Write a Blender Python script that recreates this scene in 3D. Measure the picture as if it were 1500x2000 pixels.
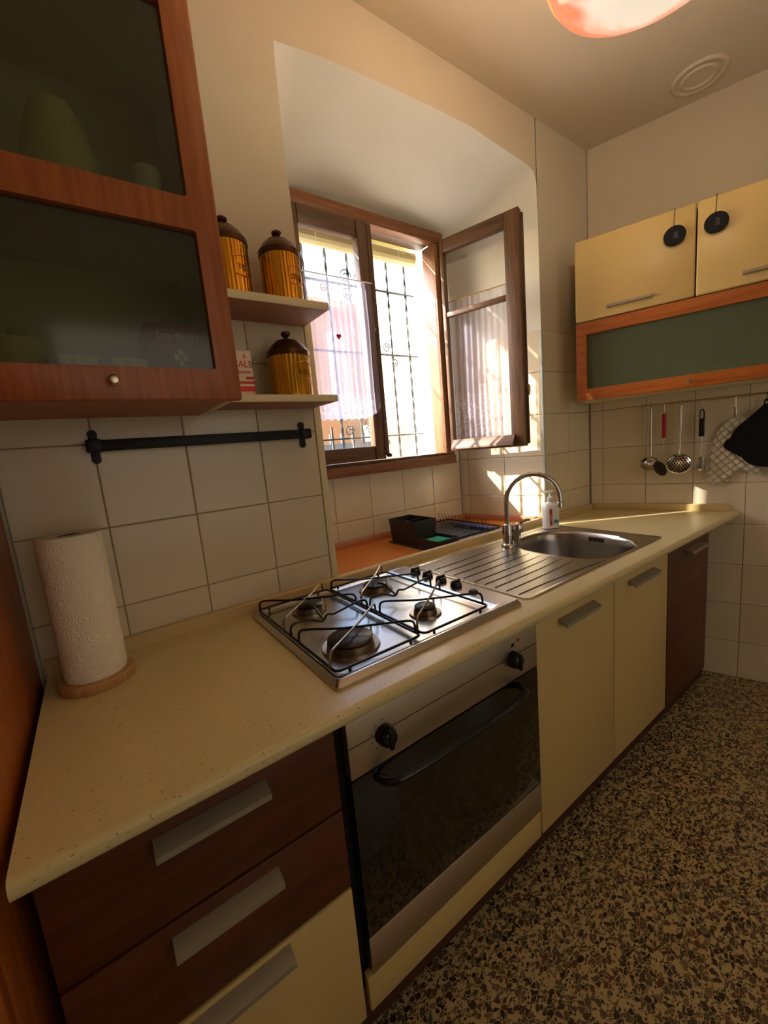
import bpy, bmesh, math, random
from mathutils import Vector, Matrix
random.seed(7)
for o in list(bpy.data.objects): bpy.data.objects.remove(o)
SC = bpy.context.scene
COL = SC.collection
# ------------------------------------------------------------------ camera
CAM = Vector((0.1538, -1.1741, 1.2764))
YAW, PIT, ROL = -0.6119, -0.1553, -0.0897
cy, sy, cp, sp = math.cos(YAW), math.sin(YAW), math.cos(PIT), math.sin(PIT)
fw = Vector((-sy*cp, cy*cp, sp)); rt = Vector((cy, sy, 0)); up = rt.cross(fw)
r2 = math.cos(ROL)*rt + math.sin(ROL)*up; u2 = -math.sin(ROL)*rt + math.cos(ROL)*up
cd = bpy.data.cameras.new('camera'); cam = bpy.data.objects.new('camera', cd); COL.objects.link(cam)
M = Matrix((r2, u2, -fw)).transposed().to_4x4(); M.translation = CAM
cam.matrix_world = M
cd.sensor_fit = 'HORIZONTAL'; cd.sensor_width = 36; cd.lens = 36*798.8/1500; cd.clip_start = .02
SC.camera = cam
# ------------------------------------------------------------------ sky, sun, exposure
SUN_DIR = Vector((1.54, -1.0, -1.2)).normalized()
w = bpy.data.worlds.new('world'); SC.world = w; w.use_nodes = True
nt = w.node_tree; bgn = nt.nodes['Background']
sky = nt.nodes.new('ShaderNodeTexSky'); sky.sky_type = 'NISHITA'; sky.sun_disc = False
sky.sun_elevation = math.radians(33); sky.sun_rotation = math.atan2(-SUN_DIR.x, -SUN_DIR.y)
sky.air_density = 1.0; sky.dust_density = 1.2; sky.ozone_density = .6
nt.links.new(sky.outputs[0], bgn.inputs[0]); bgn.inputs[1].default_value = 1.9
sd = bpy.data.lights.new('sun', 'SUN'); sd.energy = 17; sd.angle = math.radians(.6); sd.color = (1, .94, .82)
so = bpy.data.objects.new('sun', sd); COL.objects.link(so); so.location = (-6, 6, 8)
so.rotation_euler = (-SUN_DIR).to_track_quat('Z', 'Y').to_euler()
SC.view_settings.view_transform = 'Standard'; SC.view_settings.look = 'None'
SC.view_settings.gamma = 1; SC.view_settings.use_curve_mapping = False
SC.view_settings.exposure = 0.18
LAMP_W = 11.5
# soft warm fill lamp added behind the camera to brighten the room, no real source
ad_ = bpy.data.lights.new('fill_light', 'AREA'); ad_.shape = 'RECTANGLE'; ad_.size = 1.6; ad_.size_y = 1.7; ad_.energy = 6.5; ad_.color = (1, .90, .74)
ao = bpy.data.objects.new('fill_light', ad_); COL.objects.link(ao); ao.location = (.9, -3.1, 1.45); ao.rotation_euler = (math.radians(90), 0, 0)
# ------------------------------------------------------------------ materials
def lin(c):
    return tuple(((x/255)/12.92 if x/255 <= .04045 else ((x/255+.055)/1.055)**2.4) for x in c)+(1,)
def mat(name, col, rough=.5, metal=0., spec=.5, bump=None, vary=None, coat=0., trans=0., emit=None, tint=None):
    """bump=(scale,strength[,stretch xyz]); vary=(scale,col2,stretch)"""
    m = bpy.data.materials.new(name); m.use_nodes = True; n = m.node_tree; b = n.nodes['Principled BSDF']
    b.inputs['Base Color'].default_value = lin(col); b.inputs['Roughness'].default_value = rough
    b.inputs['Metallic'].default_value = metal; b.inputs['Specular IOR Level'].default_value = spec
    b.inputs['Coat Weight'].default_value = coat; b.inputs['Coat Roughness'].default_value = .15
    b.inputs['Transmission Weight'].default_value = trans
    tc = n.nodes.new('ShaderNodeTexCoord')
    if emit:
        b.inputs['Emission Color'].default_value = lin(emit[0]); b.inputs['Emission Strength'].default_value = emit[1]
    if vary:
        mp = n.nodes.new('ShaderNodeMapping'); mp.inputs['Scale'].default_value = vary[2] if len(vary) > 2 else (1, 1, 1)
        no = n.nodes.new('ShaderNodeTexNoise'); no.inputs['Scale'].default_value = vary[0]; no.inputs['Detail'].default_value = 6
        rp = n.nodes.new('ShaderNodeValToRGB'); rp.color_ramp.elements[0].color = lin(col); rp.color_ramp.elements[1].color = lin(vary[1])
        rp.color_ramp.elements[0].position = .35; rp.color_ramp.elements[1].position = .68
        n.links.new(tc.outputs['Object'], mp.inputs[0]); n.links.new(mp.outputs[0], no.inputs[0]); n.links.new(no.outputs[0], rp.inputs[0])
        n.links.new(rp.outputs[0], b.inputs['Base Color'])
    if bump:
        mp2 = n.nodes.new('ShaderNodeMapping'); mp2.inputs['Scale'].default_value = bump[2] if len(bump) > 2 else (1, 1, 1)
        no2 = n.nodes.new('ShaderNodeTexNoise'); no2.inputs['Scale'].default_value = bump[0]; no2.inputs['Detail'].default_value = 4
        bp = n.nodes.new('ShaderNodeBump'); bp.inputs['Strength'].default_value = bump[1]; bp.inputs['Distance'].default_value = .003
        n.links.new(tc.outputs['Object'], mp2.inputs[0]); n.links.new(mp2.outputs[0], no2.inputs[0]); n.links.new(no2.outputs[0], bp.inputs['Height'])
        n.links.new(bp.outputs[0], b.inputs['Normal'])
    return m
M_plaster = mat('plaster', (206, 194, 174), .9, spec=.2, bump=(9, .25), vary=(1.5, (198, 184, 162)))
M_niche = mat('niche_plaster', (232, 228, 215), .9, spec=.2, bump=(8, .45), vary=(2.2, (222, 218, 202)))
M_ceil = mat('ceiling_paint', (208, 194, 172), .9, spec=.2, bump=(6, .15))
M_grout = mat('grout', (160, 138, 108), .9, spec=.1)
M_cream = mat('cream_lacquer', (216, 186, 122), .33, vary=(1.2, (208, 178, 116)))
M_cherry = mat('cherry_wood', (148, 74, 22), .38, vary=(7, (172, 96, 36), (14, 14, .8)), bump=(30, .08, (10, 10, .6)))
M_cherryH = mat('cherry_wood_rail', (150, 76, 24), .38, vary=(7, (174, 98, 38), (.8, 14, 14)))
M_cherryD = mat('dark_cherry', (80, 37, 9), .45, vary=(6, (98, 49, 14), (1, 8, 8)))
M_plinth = mat('plinth_wood', (74, 40, 20), .6)
M_walnut = mat('walnut_window', (74, 48, 28), .5, vary=(8, (108, 74, 44), (9, 9, .7)), bump=(25, .35, (8, 8, .5)))
M_walnutH = mat('walnut_window_rail', (74, 48, 28), .5, vary=(8, (106, 72, 42), (.7, 9, 9)), bump=(25, .3, (.5, 8, 8)))
M_oak = mat('honey_window_frame', (112, 74, 42), .5, vary=(8, (142, 96, 56), (9, 9, .7)))
M_oakH = mat('honey_window_rail', (112, 66, 32), .5, vary=(8, (138, 86, 44), (.7, 9, 9)))
M_orange = mat('orange_laminate', (204, 122, 38), .35, vary=(5, (196, 112, 32), (1, 6, 6)))
M_pink = mat('pink_wood_trim', (196, 132, 104), .4, vary=(6, (184, 118, 92), (1, 8, 8)))
M_melamine = mat('cream_melamine', (222, 208, 168), .5)
M_under = mat('shaded_melamine', (172, 122, 100), .6)  # cream melamine undersides, with shade and red bounce light put into the colour
M_upstand = mat('plain_cream_edge', (206, 180, 128), .45)
M_alu = mat('brushed_aluminium', (176, 168, 150), .5, metal=.5, bump=(60, .05, (.2, 10, 10)))
M_chrome = mat('chrome', (215, 210, 205), .08, metal=1)
M_steel = mat('steel', (196, 190, 180), .26, metal=1, bump=(70, .04, (.3, 6, 1)))
M_steelD = mat('oven_steel', (206, 194, 172), .42, metal=1, bump=(70, .05, (.2, 6, 10)))
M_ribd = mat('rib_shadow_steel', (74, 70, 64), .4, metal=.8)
M_uten = mat('polished_utensil_steel', (205, 199, 186), .24, metal=1)
M_bowl = mat('sink_steel', (170, 162, 152), .24, metal=1)
M_nickel = mat('nickel', (205, 190, 165), .25, metal=1)
M_black = mat('black_plastic', (14, 13, 12), .25)
M_matte = mat('matt_black_disc', (16, 14, 20), .6, spec=.25)
M_blackM = mat('black_iron', (20, 19, 19), .5, metal=.3)
M_rod = mat('enamelled_rod', (22, 18, 15), .3, metal=.4)
M_rodS = mat('worn_rod', (150, 140, 125), .25, metal=.9)
M_cap = mat('burner_cap', (52, 44, 38), .35, metal=.6)
M_burner = mat('burner_ring', (150, 135, 118), .3, metal=1)
M_void = mat('dark_gap', (10, 8, 7), .9)
M_gold = mat('gold_tin', (214, 160, 52), .27, metal=1, vary=(6, (176, 122, 36), (10, 10, .5)))
M_bronze = mat('bronze_lid', (84, 54, 32), .33, metal=.8)
M_paper = mat('paper', (240, 226, 208), .9, spec=.1)
M_pine = mat('pine_disc', (204, 160, 104), .5, vary=(14, (172, 122, 70), (1, 9, 1)))
M_white = mat('white_plastic', (232, 232, 222), .35)
M_red = mat('red_plastic', (190, 24, 18), .35)
M_salmon = mat('red_print', (200, 58, 44), .6)
M_teal = mat('teal_print', (66, 140, 130), .5)
M_sponge = mat('green_sponge', (20, 150, 110), .9, bump=(200, .6))
M_anth = mat('anthracite_plastic', (38, 33, 34), .42)
M_tray = mat('grey_tray', (120, 122, 134), .45)
M_blue = mat('blue_trim', (46, 62, 120), .5)
M_mitt = mat('quilted_cotton', (216, 204, 180), .95, spec=.1)
M_fab = mat('black_fabric', (26, 24, 26), .95, spec=.1)
M_blind = mat('cream_blind', (208, 196, 140), .55)
M_iron = mat('grille_iron', (44, 48, 52), .5, metal=.3)
M_brass = mat('brass', (200, 150, 60), .3, metal=1)
M_yellow = mat('pale_yellow_china', (206, 196, 130), .4)
M_china = mat('white_china', (220, 214, 196), .3)
M_redbox = mat('red_card', (120, 18, 22), .6)
M_text = mat('grey_print', (120, 125, 120), .6)
M_heart = mat('red_heart', (190, 10, 24), .5)
M_extA = mat('ochre_facade', (150, 108, 66), .9, vary=(1.5, (134, 92, 60)))
M_extB = mat('beige_facade', (120, 96, 66), .9)
M_extC = mat('white_facade', (186, 178, 160), .9)
M_extP = mat('pink_wall', (176, 138, 116), .9)
M_shut = mat('brown_shutter', (150, 120, 96), .7)
M_pipe = mat('green_downpipe', (96, 122, 118), .6)
M_tiles = mat('roof_clay', (196, 120, 80), .9)
M_street = mat('street_stone', (170, 160, 148), .9)
M_out = mat('outside_render', (238, 234, 224), .9, bump=(20, .2))

def counter_mat():
    m = mat('speckled_laminate', (218, 196, 146), .3); n = m.node_tree; b = n.nodes['Principled BSDF']
    tc = n.nodes['Texture Coordinate']
    v = n.nodes.new('ShaderNodeTexVoronoi'); v.inputs['Scale'].default_value = 140
    mp = n.nodes.new('ShaderNodeMapping'); mp.inputs['Scale'].default_value = (.7, 1.4, 1)
    nn = n.nodes.new('ShaderNodeTexNoise'); nn.inputs['Scale'].default_value = 40
    ad = n.nodes.new('ShaderNodeMixRGB'); ad.blend_type = 'ADD'; ad.inputs[0].default_value = .02
    n.links.new(tc.outputs['Object'], mp.inputs[0]); n.links.new(mp.outputs[0], ad.inputs[1]); n.links.new(nn.outputs['Color'], ad.inputs[2]); n.links.new(mp.outputs[0], nn.inputs[0])
    n.links.new(ad.outputs[0], v.inputs['Vector'])
    r = n.nodes.new('ShaderNodeValToRGB'); r.color_ramp.elements[0].position = .10; r.color_ramp.elements[0].color = (1, 1, 1, 1)
    r.color_ramp.elements[1].position = .22; r.color_ramp.elements[1].color = (0, 0, 0, 1)
    n.links.new(v.outputs['Distance'], r.inputs[0])
    sep = n.nodes.new('ShaderNodeSeparateColor'); n.links.new(v.outputs['Color'], sep.inputs[0])
    g = n.nodes.new('ShaderNodeMath'); g.operation = 'GREATER_THAN'; g.inputs[1].default_value = .5
    n.links.new(sep.outputs[0], g.inputs[0])
    mu = n.nodes.new('ShaderNodeMath'); mu.operation = 'MULTIPLY'; n.links.new(r.outputs[0], mu.inputs[0]); n.links.new(g.outputs[0], mu.inputs[1])
    mx = n.nodes.new('ShaderNodeMixRGB'); mx.inputs[1].default_value = lin((216, 198, 144)); mx.inputs[2].default_value = lin((152, 118, 70))
    n.links.new(mu.outputs[0], mx.inputs[0]); n.links.new(mx.outputs[0], b.inputs['Base Color'])
    return m
M_counter = counter_mat()

def terrazzo():
    m = mat('terrazzo', (150, 126, 84), .32); n = m.node_tree; b = n.nodes['Principled BSDF']; tc = n.nodes['Texture Coordinate']
    mp = n.nodes.new('ShaderNodeMapping'); mp.inputs['Rotation'].default_value = (0, 0, .5); mp.inputs['Scale'].default_value = (1, 1.35, 1)
    n.links.new(tc.outputs['Object'], mp.inputs[0])
    ns = n.nodes.new('ShaderNodeTexNoise'); ns.inputs['Scale'].default_value = 30; n.links.new(mp.outputs[0], ns.inputs[0])
    ad = n.nodes.new('ShaderNodeMixRGB'); ad.blend_type = 'ADD'; ad.inputs[0].default_value = .022
    n.links.new(mp.outputs[0], ad.inputs[1]); n.links.new(ns.outputs['Color'], ad.inputs[2])
    out = None
    for sc, thr, width in ((74, .46, .07), (135, .50, .10)):
        ve = n.nodes.new('ShaderNodeTexVoronoi'); ve.feature = 'DISTANCE_TO_EDGE'; ve.inputs['Scale'].default_value = sc
        vc = n.nodes.new('ShaderNodeTexVoronoi'); vc.inputs['Scale'].default_value = sc
        n.links.new(ad.outputs[0], ve.inputs['Vector']); n.links.new(ad.outputs[0], vc.inputs['Vector'])
        g1 = n.nodes.new('ShaderNodeMath'); g1.operation = 'GREATER_THAN'; g1.inputs[1].default_value = width
        n.links.new(ve.outputs['Distance'], g1.inputs[0])
        sep = n.nodes.new('ShaderNodeSeparateColor'); n.links.new(vc.outputs['Color'], sep.inputs[0])
        g2 = n.nodes.new('ShaderNodeMath'); g2.operation = 'GREATER_THAN'; g2.inputs[1].default_value = thr
        n.links.new(sep.outputs[0], g2.inputs[0])
        mu = n.nodes.new('ShaderNodeMath'); mu.operation = 'MULTIPLY'; n.links.new(g1.outputs[0], mu.inputs[0]); n.links.new(g2.outputs[0], mu.inputs[1])
        rp = n.nodes.new('ShaderNodeValToRGB'); rp.color_ramp.interpolation = 'CONSTANT'
        cols = [(0, (66, 50, 36)), (.14, (104, 84, 58)), (.28, (52, 38, 30)), (.42, (92, 78, 62)), (.56, (122, 104, 72)), (.68, (76, 60, 44)), (.8, (106, 60, 40)), (.88, (84, 82, 60)), (.95, (38, 30, 26))]
        e = rp.color_ramp.elements
        e[0].color = lin(cols[0][1]); e[0].position = 0
        e[1].color = lin(cols[1][1]); e[1].position = cols[1][0]
        for p_, c_ in cols[2:]:
            k = e.new(p_); k.color = lin(c_)
        n.links.new(sep.outputs[1], rp.inputs[0])
        mx = n.nodes.new('ShaderNodeMixRGB')
        if out is None: mx.inputs[1].default_value = lin((190, 168, 120))
        n.links.new(mu.outputs[0], mx.inputs[0]); n.links.new(rp.outputs[0], mx.inputs[2])
        if out is None: first = (mx, mu)
        else: last = (mx, mu)
        out = mx
    # small chips fill the matrix of the big ones
    n.links.new(last[0].outputs[0], first[0].inputs[1]); last[0].inputs[1].default_value = lin((192, 170, 122))
    n.links.new(first[0].outputs[0], b.inputs['Base Color'])
    return m
M_terrazzo = terrazzo()

def tile_mat():
    m = mat('glazed_tile', (224, 206, 182), .2, bump=(22, .18)); n = m.node_tree; b = n.nodes['Principled BSDF']
    oi = n.nodes.new('ShaderNodeObjectInfo'); rp = n.nodes.new('ShaderNodeValToRGB')
    rp.color_ramp.elements[0].color = lin((212, 198, 168)); rp.color_ramp.elements[1].color = lin((222, 209, 182))
    n.links.new(oi.outputs['Random'], rp.inputs[0]); n.links.new(rp.outputs[0], b.inputs['Base Color'])
    return m
M_tile = tile_mat()

def towel_mat():
    m = mat('embossed_paper', (242, 232, 208), .95, spec=.1); n = m.node_tree; b = n.nodes['Principled BSDF']; tc = n.nodes['Texture Coordinate']
    v = n.nodes.new('ShaderNodeTexVoronoi'); v.inputs['Scale'].default_value = 34; n.links.new(tc.outputs['Object'], v.inputs['Vector'])
    a = n.nodes.new('ShaderNodeMath'); a.operation = 'MULTIPLY'; a.inputs[1].default_value = 46; n.links.new(v.outputs['Distance'], a.inputs[0])
    s = n.nodes.new('ShaderNodeMath'); s.operation = 'SINE'; n.links.new(a.outputs[0], s.inputs[0])
    bp = n.nodes.new('ShaderNodeBump'); bp.inputs['Strength'].default_value = .4; bp.inputs['Distance'].default_value = .0012
    n.links.new(s.outputs[0], bp.inputs['Height']); n.links.new(bp.outputs[0], b.inputs['Normal']); return m
M_towel = towel_mat()

def glass_mat(name, tint=(255, 255, 255), fac=.07, gloss=.02, diffuse=None, dfac=.0):
    m = bpy.data.materials.new(name); m.use_nodes = True; n = m.node_tree; n.nodes.clear()
    o = n.nodes.new('ShaderNodeOutputMaterial'); t = n.nodes.new('ShaderNodeBsdfTransparent'); t.inputs[0].default_value = lin(tint)
    g = n.nodes.new('ShaderNodeBsdfGlossy'); g.inputs['Roughness'].default_value = gloss
    lw = n.nodes.new('ShaderNodeLayerWeight'); lw.inputs[0].default_value = .5      # thin pane: same reflectance from both sides
    pw = n.nodes.new('ShaderNodeMath'); pw.operation = 'POWER'; pw.inputs[1].default_value = 5; n.links.new(lw.outputs['Facing'], pw.inputs[0])
    fr = n.nodes.new('ShaderNodeMath'); fr.operation = 'MULTIPLY_ADD'; fr.inputs[1].default_value = .93; fr.inputs[2].default_value = .045; n.links.new(pw.outputs[0], fr.inputs[0])
    mx = n.nodes.new('ShaderNodeMixShader'); n.links.new(fr.outputs[0], mx.inputs[0]); n.links.new(t.outputs[0], mx.inputs[1]); n.links.new(g.outputs[0], mx.inputs[2])
    last = mx
    if diffuse:
        d = n.nodes.new('ShaderNodeBsdfDiffuse'); d.inputs[0].default_value = lin(diffuse)
        m2 = n.nodes.new('ShaderNodeMixShader'); m2.inputs[0].default_value = dfac
        n.links.new(mx.outputs[0], m2.inputs[1]); n.links.new(d.outputs[0], m2.inputs[2]); last = m2
    n.links.new(last.outputs[0], o.inputs[0]); return m
M_glass = glass_mat('window_glass')
M_smoke = glass_mat('smoked_cabinet_glass', (228, 232, 222), gloss=.10, diffuse=(86, 88, 76), dfac=.14)
M_smokeR = glass_mat('green_cabinet_glass', (215, 224, 208), gloss=.12, diffuse=(128, 132, 108), dfac=.30)
M_ovenglass = glass_mat('oven_glass', (60, 52, 40), gloss=.03, diffuse=(10, 9, 8), dfac=.6)
M_bag = glass_mat('clear_film', (250, 250, 250), gloss=.15, diffuse=(220, 215, 205), dfac=.03)

def lace_mat():
    m = bpy.data.materials.new('lace'); m.use_nodes = True; n = m.node_tree; n.nodes.clear()
    o = n.nodes.new('ShaderNodeOutputMaterial'); t = n.nodes.new('ShaderNodeBsdfTransparent')
    d = n.nodes.new('ShaderNodeBsdfDiffuse'); d.inputs[0].default_value = lin((226, 220, 236))
    tl = n.nodes.new('ShaderNodeBsdfTranslucent'); tl.inputs[0].default_value = lin((226, 218, 238))
    md = n.nodes.new('ShaderNodeMixShader'); md.inputs[0].default_value = .6; n.links.new(d.outputs[0], md.inputs[1]); n.links.new(tl.outputs[0], md.inputs[2])
    tc = n.nodes.new('ShaderNodeTexCoord'); v = n.nodes.new('ShaderNodeTexVoronoi'); v.inputs['Scale'].default_value = 60
    n.links.new(tc.outputs['Object'], v.inputs['Vector'])
    sx = n.nodes.new('ShaderNodeSeparateXYZ'); n.links.new(tc.outputs['Object'], sx.inputs[0])
    mr = n.nodes.new('ShaderNodeMapRange'); mr.inputs[1].default_value = 1.47; mr.inputs[2].default_value = 1.53; mr.inputs[3].default_value = 1; mr.inputs[4].default_value = 0
    n.links.new(sx.outputs['Z'], mr.inputs[0])
    rp = n.nodes.new('ShaderNodeMapRange'); rp.inputs[1].default_value = .2; rp.inputs[2].default_value = .5; rp.inputs[3].default_value = .75; rp.inputs[4].default_value = .45
    n.links.new(v.outputs['Distance'], rp.inputs[0])
    mxv = n.nodes.new('ShaderNodeMix'); mxv.inputs[2].default_value = .34
    n.links.new(mr.outputs[0], mxv.inputs[0]); n.links.new(rp.outputs[0], mxv.inputs[3])
    ms = n.nodes.new('ShaderNodeMixShader'); n.links.new(mxv.outputs[0], ms.inputs[0]); n.links.new(t.outputs[0], ms.inputs[1]); n.links.new(md.outputs[0], ms.inputs[2])
    n.links.new(ms.outputs[0], o.inputs[0]); return m
M_lace = lace_mat()

def shade_mat():
    m = bpy.data.materials.new('alabaster_glass'); m.use_nodes = True; n = m.node_tree; b = n.nodes['Principled BSDF']
    tc = n.nodes.new('ShaderNodeTexCoord'); no = n.nodes.new('ShaderNodeTexNoise'); no.inputs['Scale'].default_value = 7; no.inputs['Distortion'].default_value = 1.6
    n.links.new(tc.outputs['Object'], no.inputs[0])
    sx = n.nodes.new('ShaderNodeSeparateXYZ'); n.links.new(tc.outputs['Object'], sx.inputs[0])
    ln = n.nodes.new('ShaderNodeVectorMath'); ln.operation = 'LENGTH'
    cb = n.nodes.new('ShaderNodeCombineXYZ'); n.links.new(sx.outputs[0], cb.inputs[0]); n.links.new(sx.outputs[1], cb.inputs[1]); n.links.new(cb.outputs[0], ln.inputs[0])
    a = n.nodes.new('ShaderNodeMath'); a.operation = 'MULTIPLY'; a.inputs[1].default_value = 3.3; n.links.new(ln.outputs['Value'], a.inputs[0])
    ad = n.nodes.new('ShaderNodeMath'); n.links.new(a.outputs[0], ad.inputs[0])
    n2 = n.nodes.new('ShaderNodeMath'); n2.operation = 'MULTIPLY'; n2.inputs[1].default_value = .5; n.links.new(no.outputs[0], n2.inputs[0]); n.links.new(n2.outputs[0], ad.inputs[1])
    rp = n.nodes.new('ShaderNodeValToRGB'); e = rp.color_ramp.elements
    e[0].position = .60; e[0].color = lin((240, 226, 204)); e[1].position = .80; e[1].color = lin((255, 140, 100))
    n.links.new(ad.outputs[0], rp.inputs[0]); n.links.new(rp.outputs[0], b.inputs['Base Color']); n.links.new(rp.outputs[0], b.inputs['Emission Color'])
    b.inputs['Emission Strength'].default_value = .72; b.inputs['Roughness'].default_value = .15
    return m
M_shade = shade_mat()

# ------------------------------------------------------------------ helpers
def bm_new(): return bmesh.new()
def box(bm, x0, x1, y0, y1, z0, z1, bev=0, seg=2):
    g = bmesh.ops.create_cube(bm, size=1)
    for v in g['verts']:
        v.co = Vector((x0+(v.co.x+.5)*(x1-x0), y0+(v.co.y+.5)*(y1-y0), z0+(v.co.z+.5)*(z1-z0)))
    if bev:
        es = list({e for v in g['verts'] for e in v.link_edges})
        bmesh.ops.bevel(bm, geom=es, offset=bev, segments=seg, affect='EDGES', profile=.5)
def prism(bm, pts, a0, a1, axis='y', bev=0):
    """outline pts extruded along axis; pts in the other two axes (x,z) / (x,y) / (y,z)"""
    def P(p, a):
        return {'y': (p[0], a, p[1]), 'z': (p[0], p[1], a), 'x': (a, p[0], p[1])}[axis]
    A = [bm.verts.new(P(p, a0)) for p in pts]; B = [bm.verts.new(P(p, a1)) for p in pts]
    fs = [bm.faces.new(A), bm.faces.new(B[::-1])]
    for i in range(len(pts)):
        j = (i+1) % len(pts); fs.append(bm.faces.new((A[j], A[i], B[i], B[j])))
    bmesh.ops.recalc_face_normals(bm, faces=fs)
    if bev:
        es = [e for e in set(fs[0].edges) | set(fs[1].edges)]
        bmesh.ops.bevel(bm, geom=es, offset=bev, segments=2, affect='EDGES')
def lathe(bm, prof, c=(0, 0, 0), n=32, axis='z', fn=None, caps=True):
    """prof: (r,h) list"""
    rings = []
    def P(x, y, h):
        if axis == 'z': return (c[0]+x, c[1]+y, c[2]+h)
        if axis == 'y': return (c[0]+x, c[1]+h, c[2]+y)
        return (c[0]+h, c[1]+x, c[2]+y)
    for r, h in prof:
        if r < 1e-6: rings.append([bm.verts.new(P(0, 0, h))]); continue
        ring = []
        for k in range(n):
            a = 2*math.pi*k/n; rr = r*(fn(a, h) if fn else 1)
            ring.append(bm.verts.new(P(rr*math.cos(a), rr*math.sin(a), h)))
        rings.append(ring)
    fs = []
    for A, B in zip(rings, rings[1:]):
        if len(A) == 1 and len(B) == 1: continue
        for k in range(n):
            j = (k+1) % n
            if len(A) == 1: fs.append(bm.faces.new((A[0], B[k], B[j])))
            elif len(B) == 1: fs.append(bm.faces.new((A[k], B[0], A[j])))
            else: fs.append(bm.faces.new((A[k], A[j], B[j], B[k])))
    for R in (rings[0], rings[-1]):
        if len(R) > 1 and caps and prof[0] != prof[-1]:
            try: fs.append(bm.faces.new(R))
            except ValueError: pass
    bmesh.ops.recalc_face_normals(bm, faces=fs)
def tube(bm, pts, r, n=8, closed=False, smooth=0):
    pts = [Vector(p) for p in pts]
    for _ in range(smooth):
        q = []
        L = len(pts)
        for i in range(L if closed else L-1):
            a, b = pts[i], pts[(i+1) % L]; q += [a*.75+b*.25, a*.25+b*.75]
        if not closed: q = [pts[0]]+q+[pts[-1]]
        pts = q
    L = len(pts); rs = r if isinstance(r, (list, tuple)) else [r]*L
    if len(rs) != L: rs = [rs[0]+(rs[-1]-rs[0])*i/(L-1) for i in range(L)]
    rings = []; prev = None
    for i, p in enumerate(pts):
        if closed: t = pts[(i+1) % L]-pts[i-1]
        else: t = pts[min(i+1, L-1)]-pts[max(i-1, 0)]
        t.normalize()
        if prev is None:
            nrm = t.orthogonal().normalized()
        else:
            nrm = (prev-t*prev.dot(t))
            nrm = nrm.normalized() if nrm.length > 1e-6 else t.orthogonal().normalized()
        prev = nrm; bn = t.cross(nrm)
        rings.append([bm.verts.new(p+(nrm*math.cos(2*math.pi*k/n)+bn*math.sin(2*math.pi*k/n))*rs[i]) for k in range(n)])
    fs = []
    for i in range(L if closed else L-1):
        A, B = rings[i], rings[(i+1) % L]
        off = 0
        if closed and i == L-1:
            off = min(range(n), key=lambda o: (A[0].co-B[o].co).length)
        for k in range(n):
            fs.append(bm.faces.new((A[k], A[(k+1) % n], B[(k+1+off) % n], B[(k+off) % n])))
    if not closed: fs += [bm.faces.new(rings[0]), bm.faces.new(rings[-1])]
    bmesh.ops.recalc_face_normals(bm, faces=fs)
def sphere(bm, c, r, sx=1, sy=1, sz=1, n=20):
    g = bmesh.ops.create_uvsphere(bm, u_segments=n, v_segments=n//2, radius=r)
    for v in g['verts']: v.co = Vector((c[0]+v.co.x*sx, c[1]+v.co.y*sy, c[2]+v.co.z*sz))
def superell(cx, cy_, a, b, e, n=48):
    out = []
    for k in range(n):
        t = 2*math.pi*k/n; c, s = math.cos(t), math.sin(t)
        out.append((cx+a*math.copysign(abs(c)**(2/e), c), cy_+b*math.copysign(abs(s)**(2/e), s)))
    return out
def mesh_of(name, bm, m, smooth=True, ang=40):
    me = bpy.data.meshes.new(name); bm.to_mesh(me); bm.free(); me.materials.append(m)
    if smooth:
        for p in me.polygons: p.use_smooth = True
        me.set_sharp_from_angle(angle=math.radians(ang))
    return me
def obj(name, bm, m, parent=None, smooth=True, ang=40, stuff=False, label=None):
    o = bpy.data.objects.new(name, mesh_of(name, bm, m, smooth, ang)); COL.objects.link(o)
    if parent: o.parent = parent
    if stuff: o['kind'] = 'stuff'
    if label: o['label'] = label
    return o
def tag(o, label, cat, group=None):
    o['label'] = label; o['category'] = cat
    if group: o['group'] = group
    return o
def thing(name, label, cat, loc=(0, 0, 0), rz=0, group=None):
    o = bpy.data.objects.new(name, None); COL.objects.link(o); o.location = loc; o.rotation_euler = (0, 0, rz); o.empty_display_size = .05
    return tag(o, label, cat, group)
def struct(o): o['kind'] = 'structure'; return o
def B(name, parent, m, x0, x1, y0, y1, z0, z1, bev=0, seg=2, label=None):
    b = bm_new(); box(b, x0, x1, y0, y1, z0, z1, bev, seg); return obj(name, b, m, parent, label=label)
def text_bm(bm, s, size, origin, xdir=(1, 0, 0), zdir=(0, 0, 1), ext=.0006, bold=0):
    c = bpy.data.curves.new('t', 'FONT'); c.body = s; c.size = size; c.extrude = ext; c.align_x = 'CENTER'; c.offset = bold
    c.resolution_u = 3
    o = bpy.data.objects.new('t', c); COL.objects.link(o)
    dg = bpy.context.evaluated_depsgraph_get(); me = bpy.data.meshes.new_from_object(o.evaluated_get(dg))
    X = Vector(xdir); Z = Vector(zdir); N = X.cross(Z); O = Vector(origin)
    base = len(bm.verts); vs = [bm.verts.new(O+X*v.co.x+Z*v.co.y+N*v.co.z) for v in me.vertices]
    for p in me.polygons:
        try: bm.faces.new([vs[i] for i in p.vertices])
        except ValueError: pass
    bpy.data.objects.remove(o); bpy.data.curves.remove(c); bpy.data.meshes.remove(me)
    return vs
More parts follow.
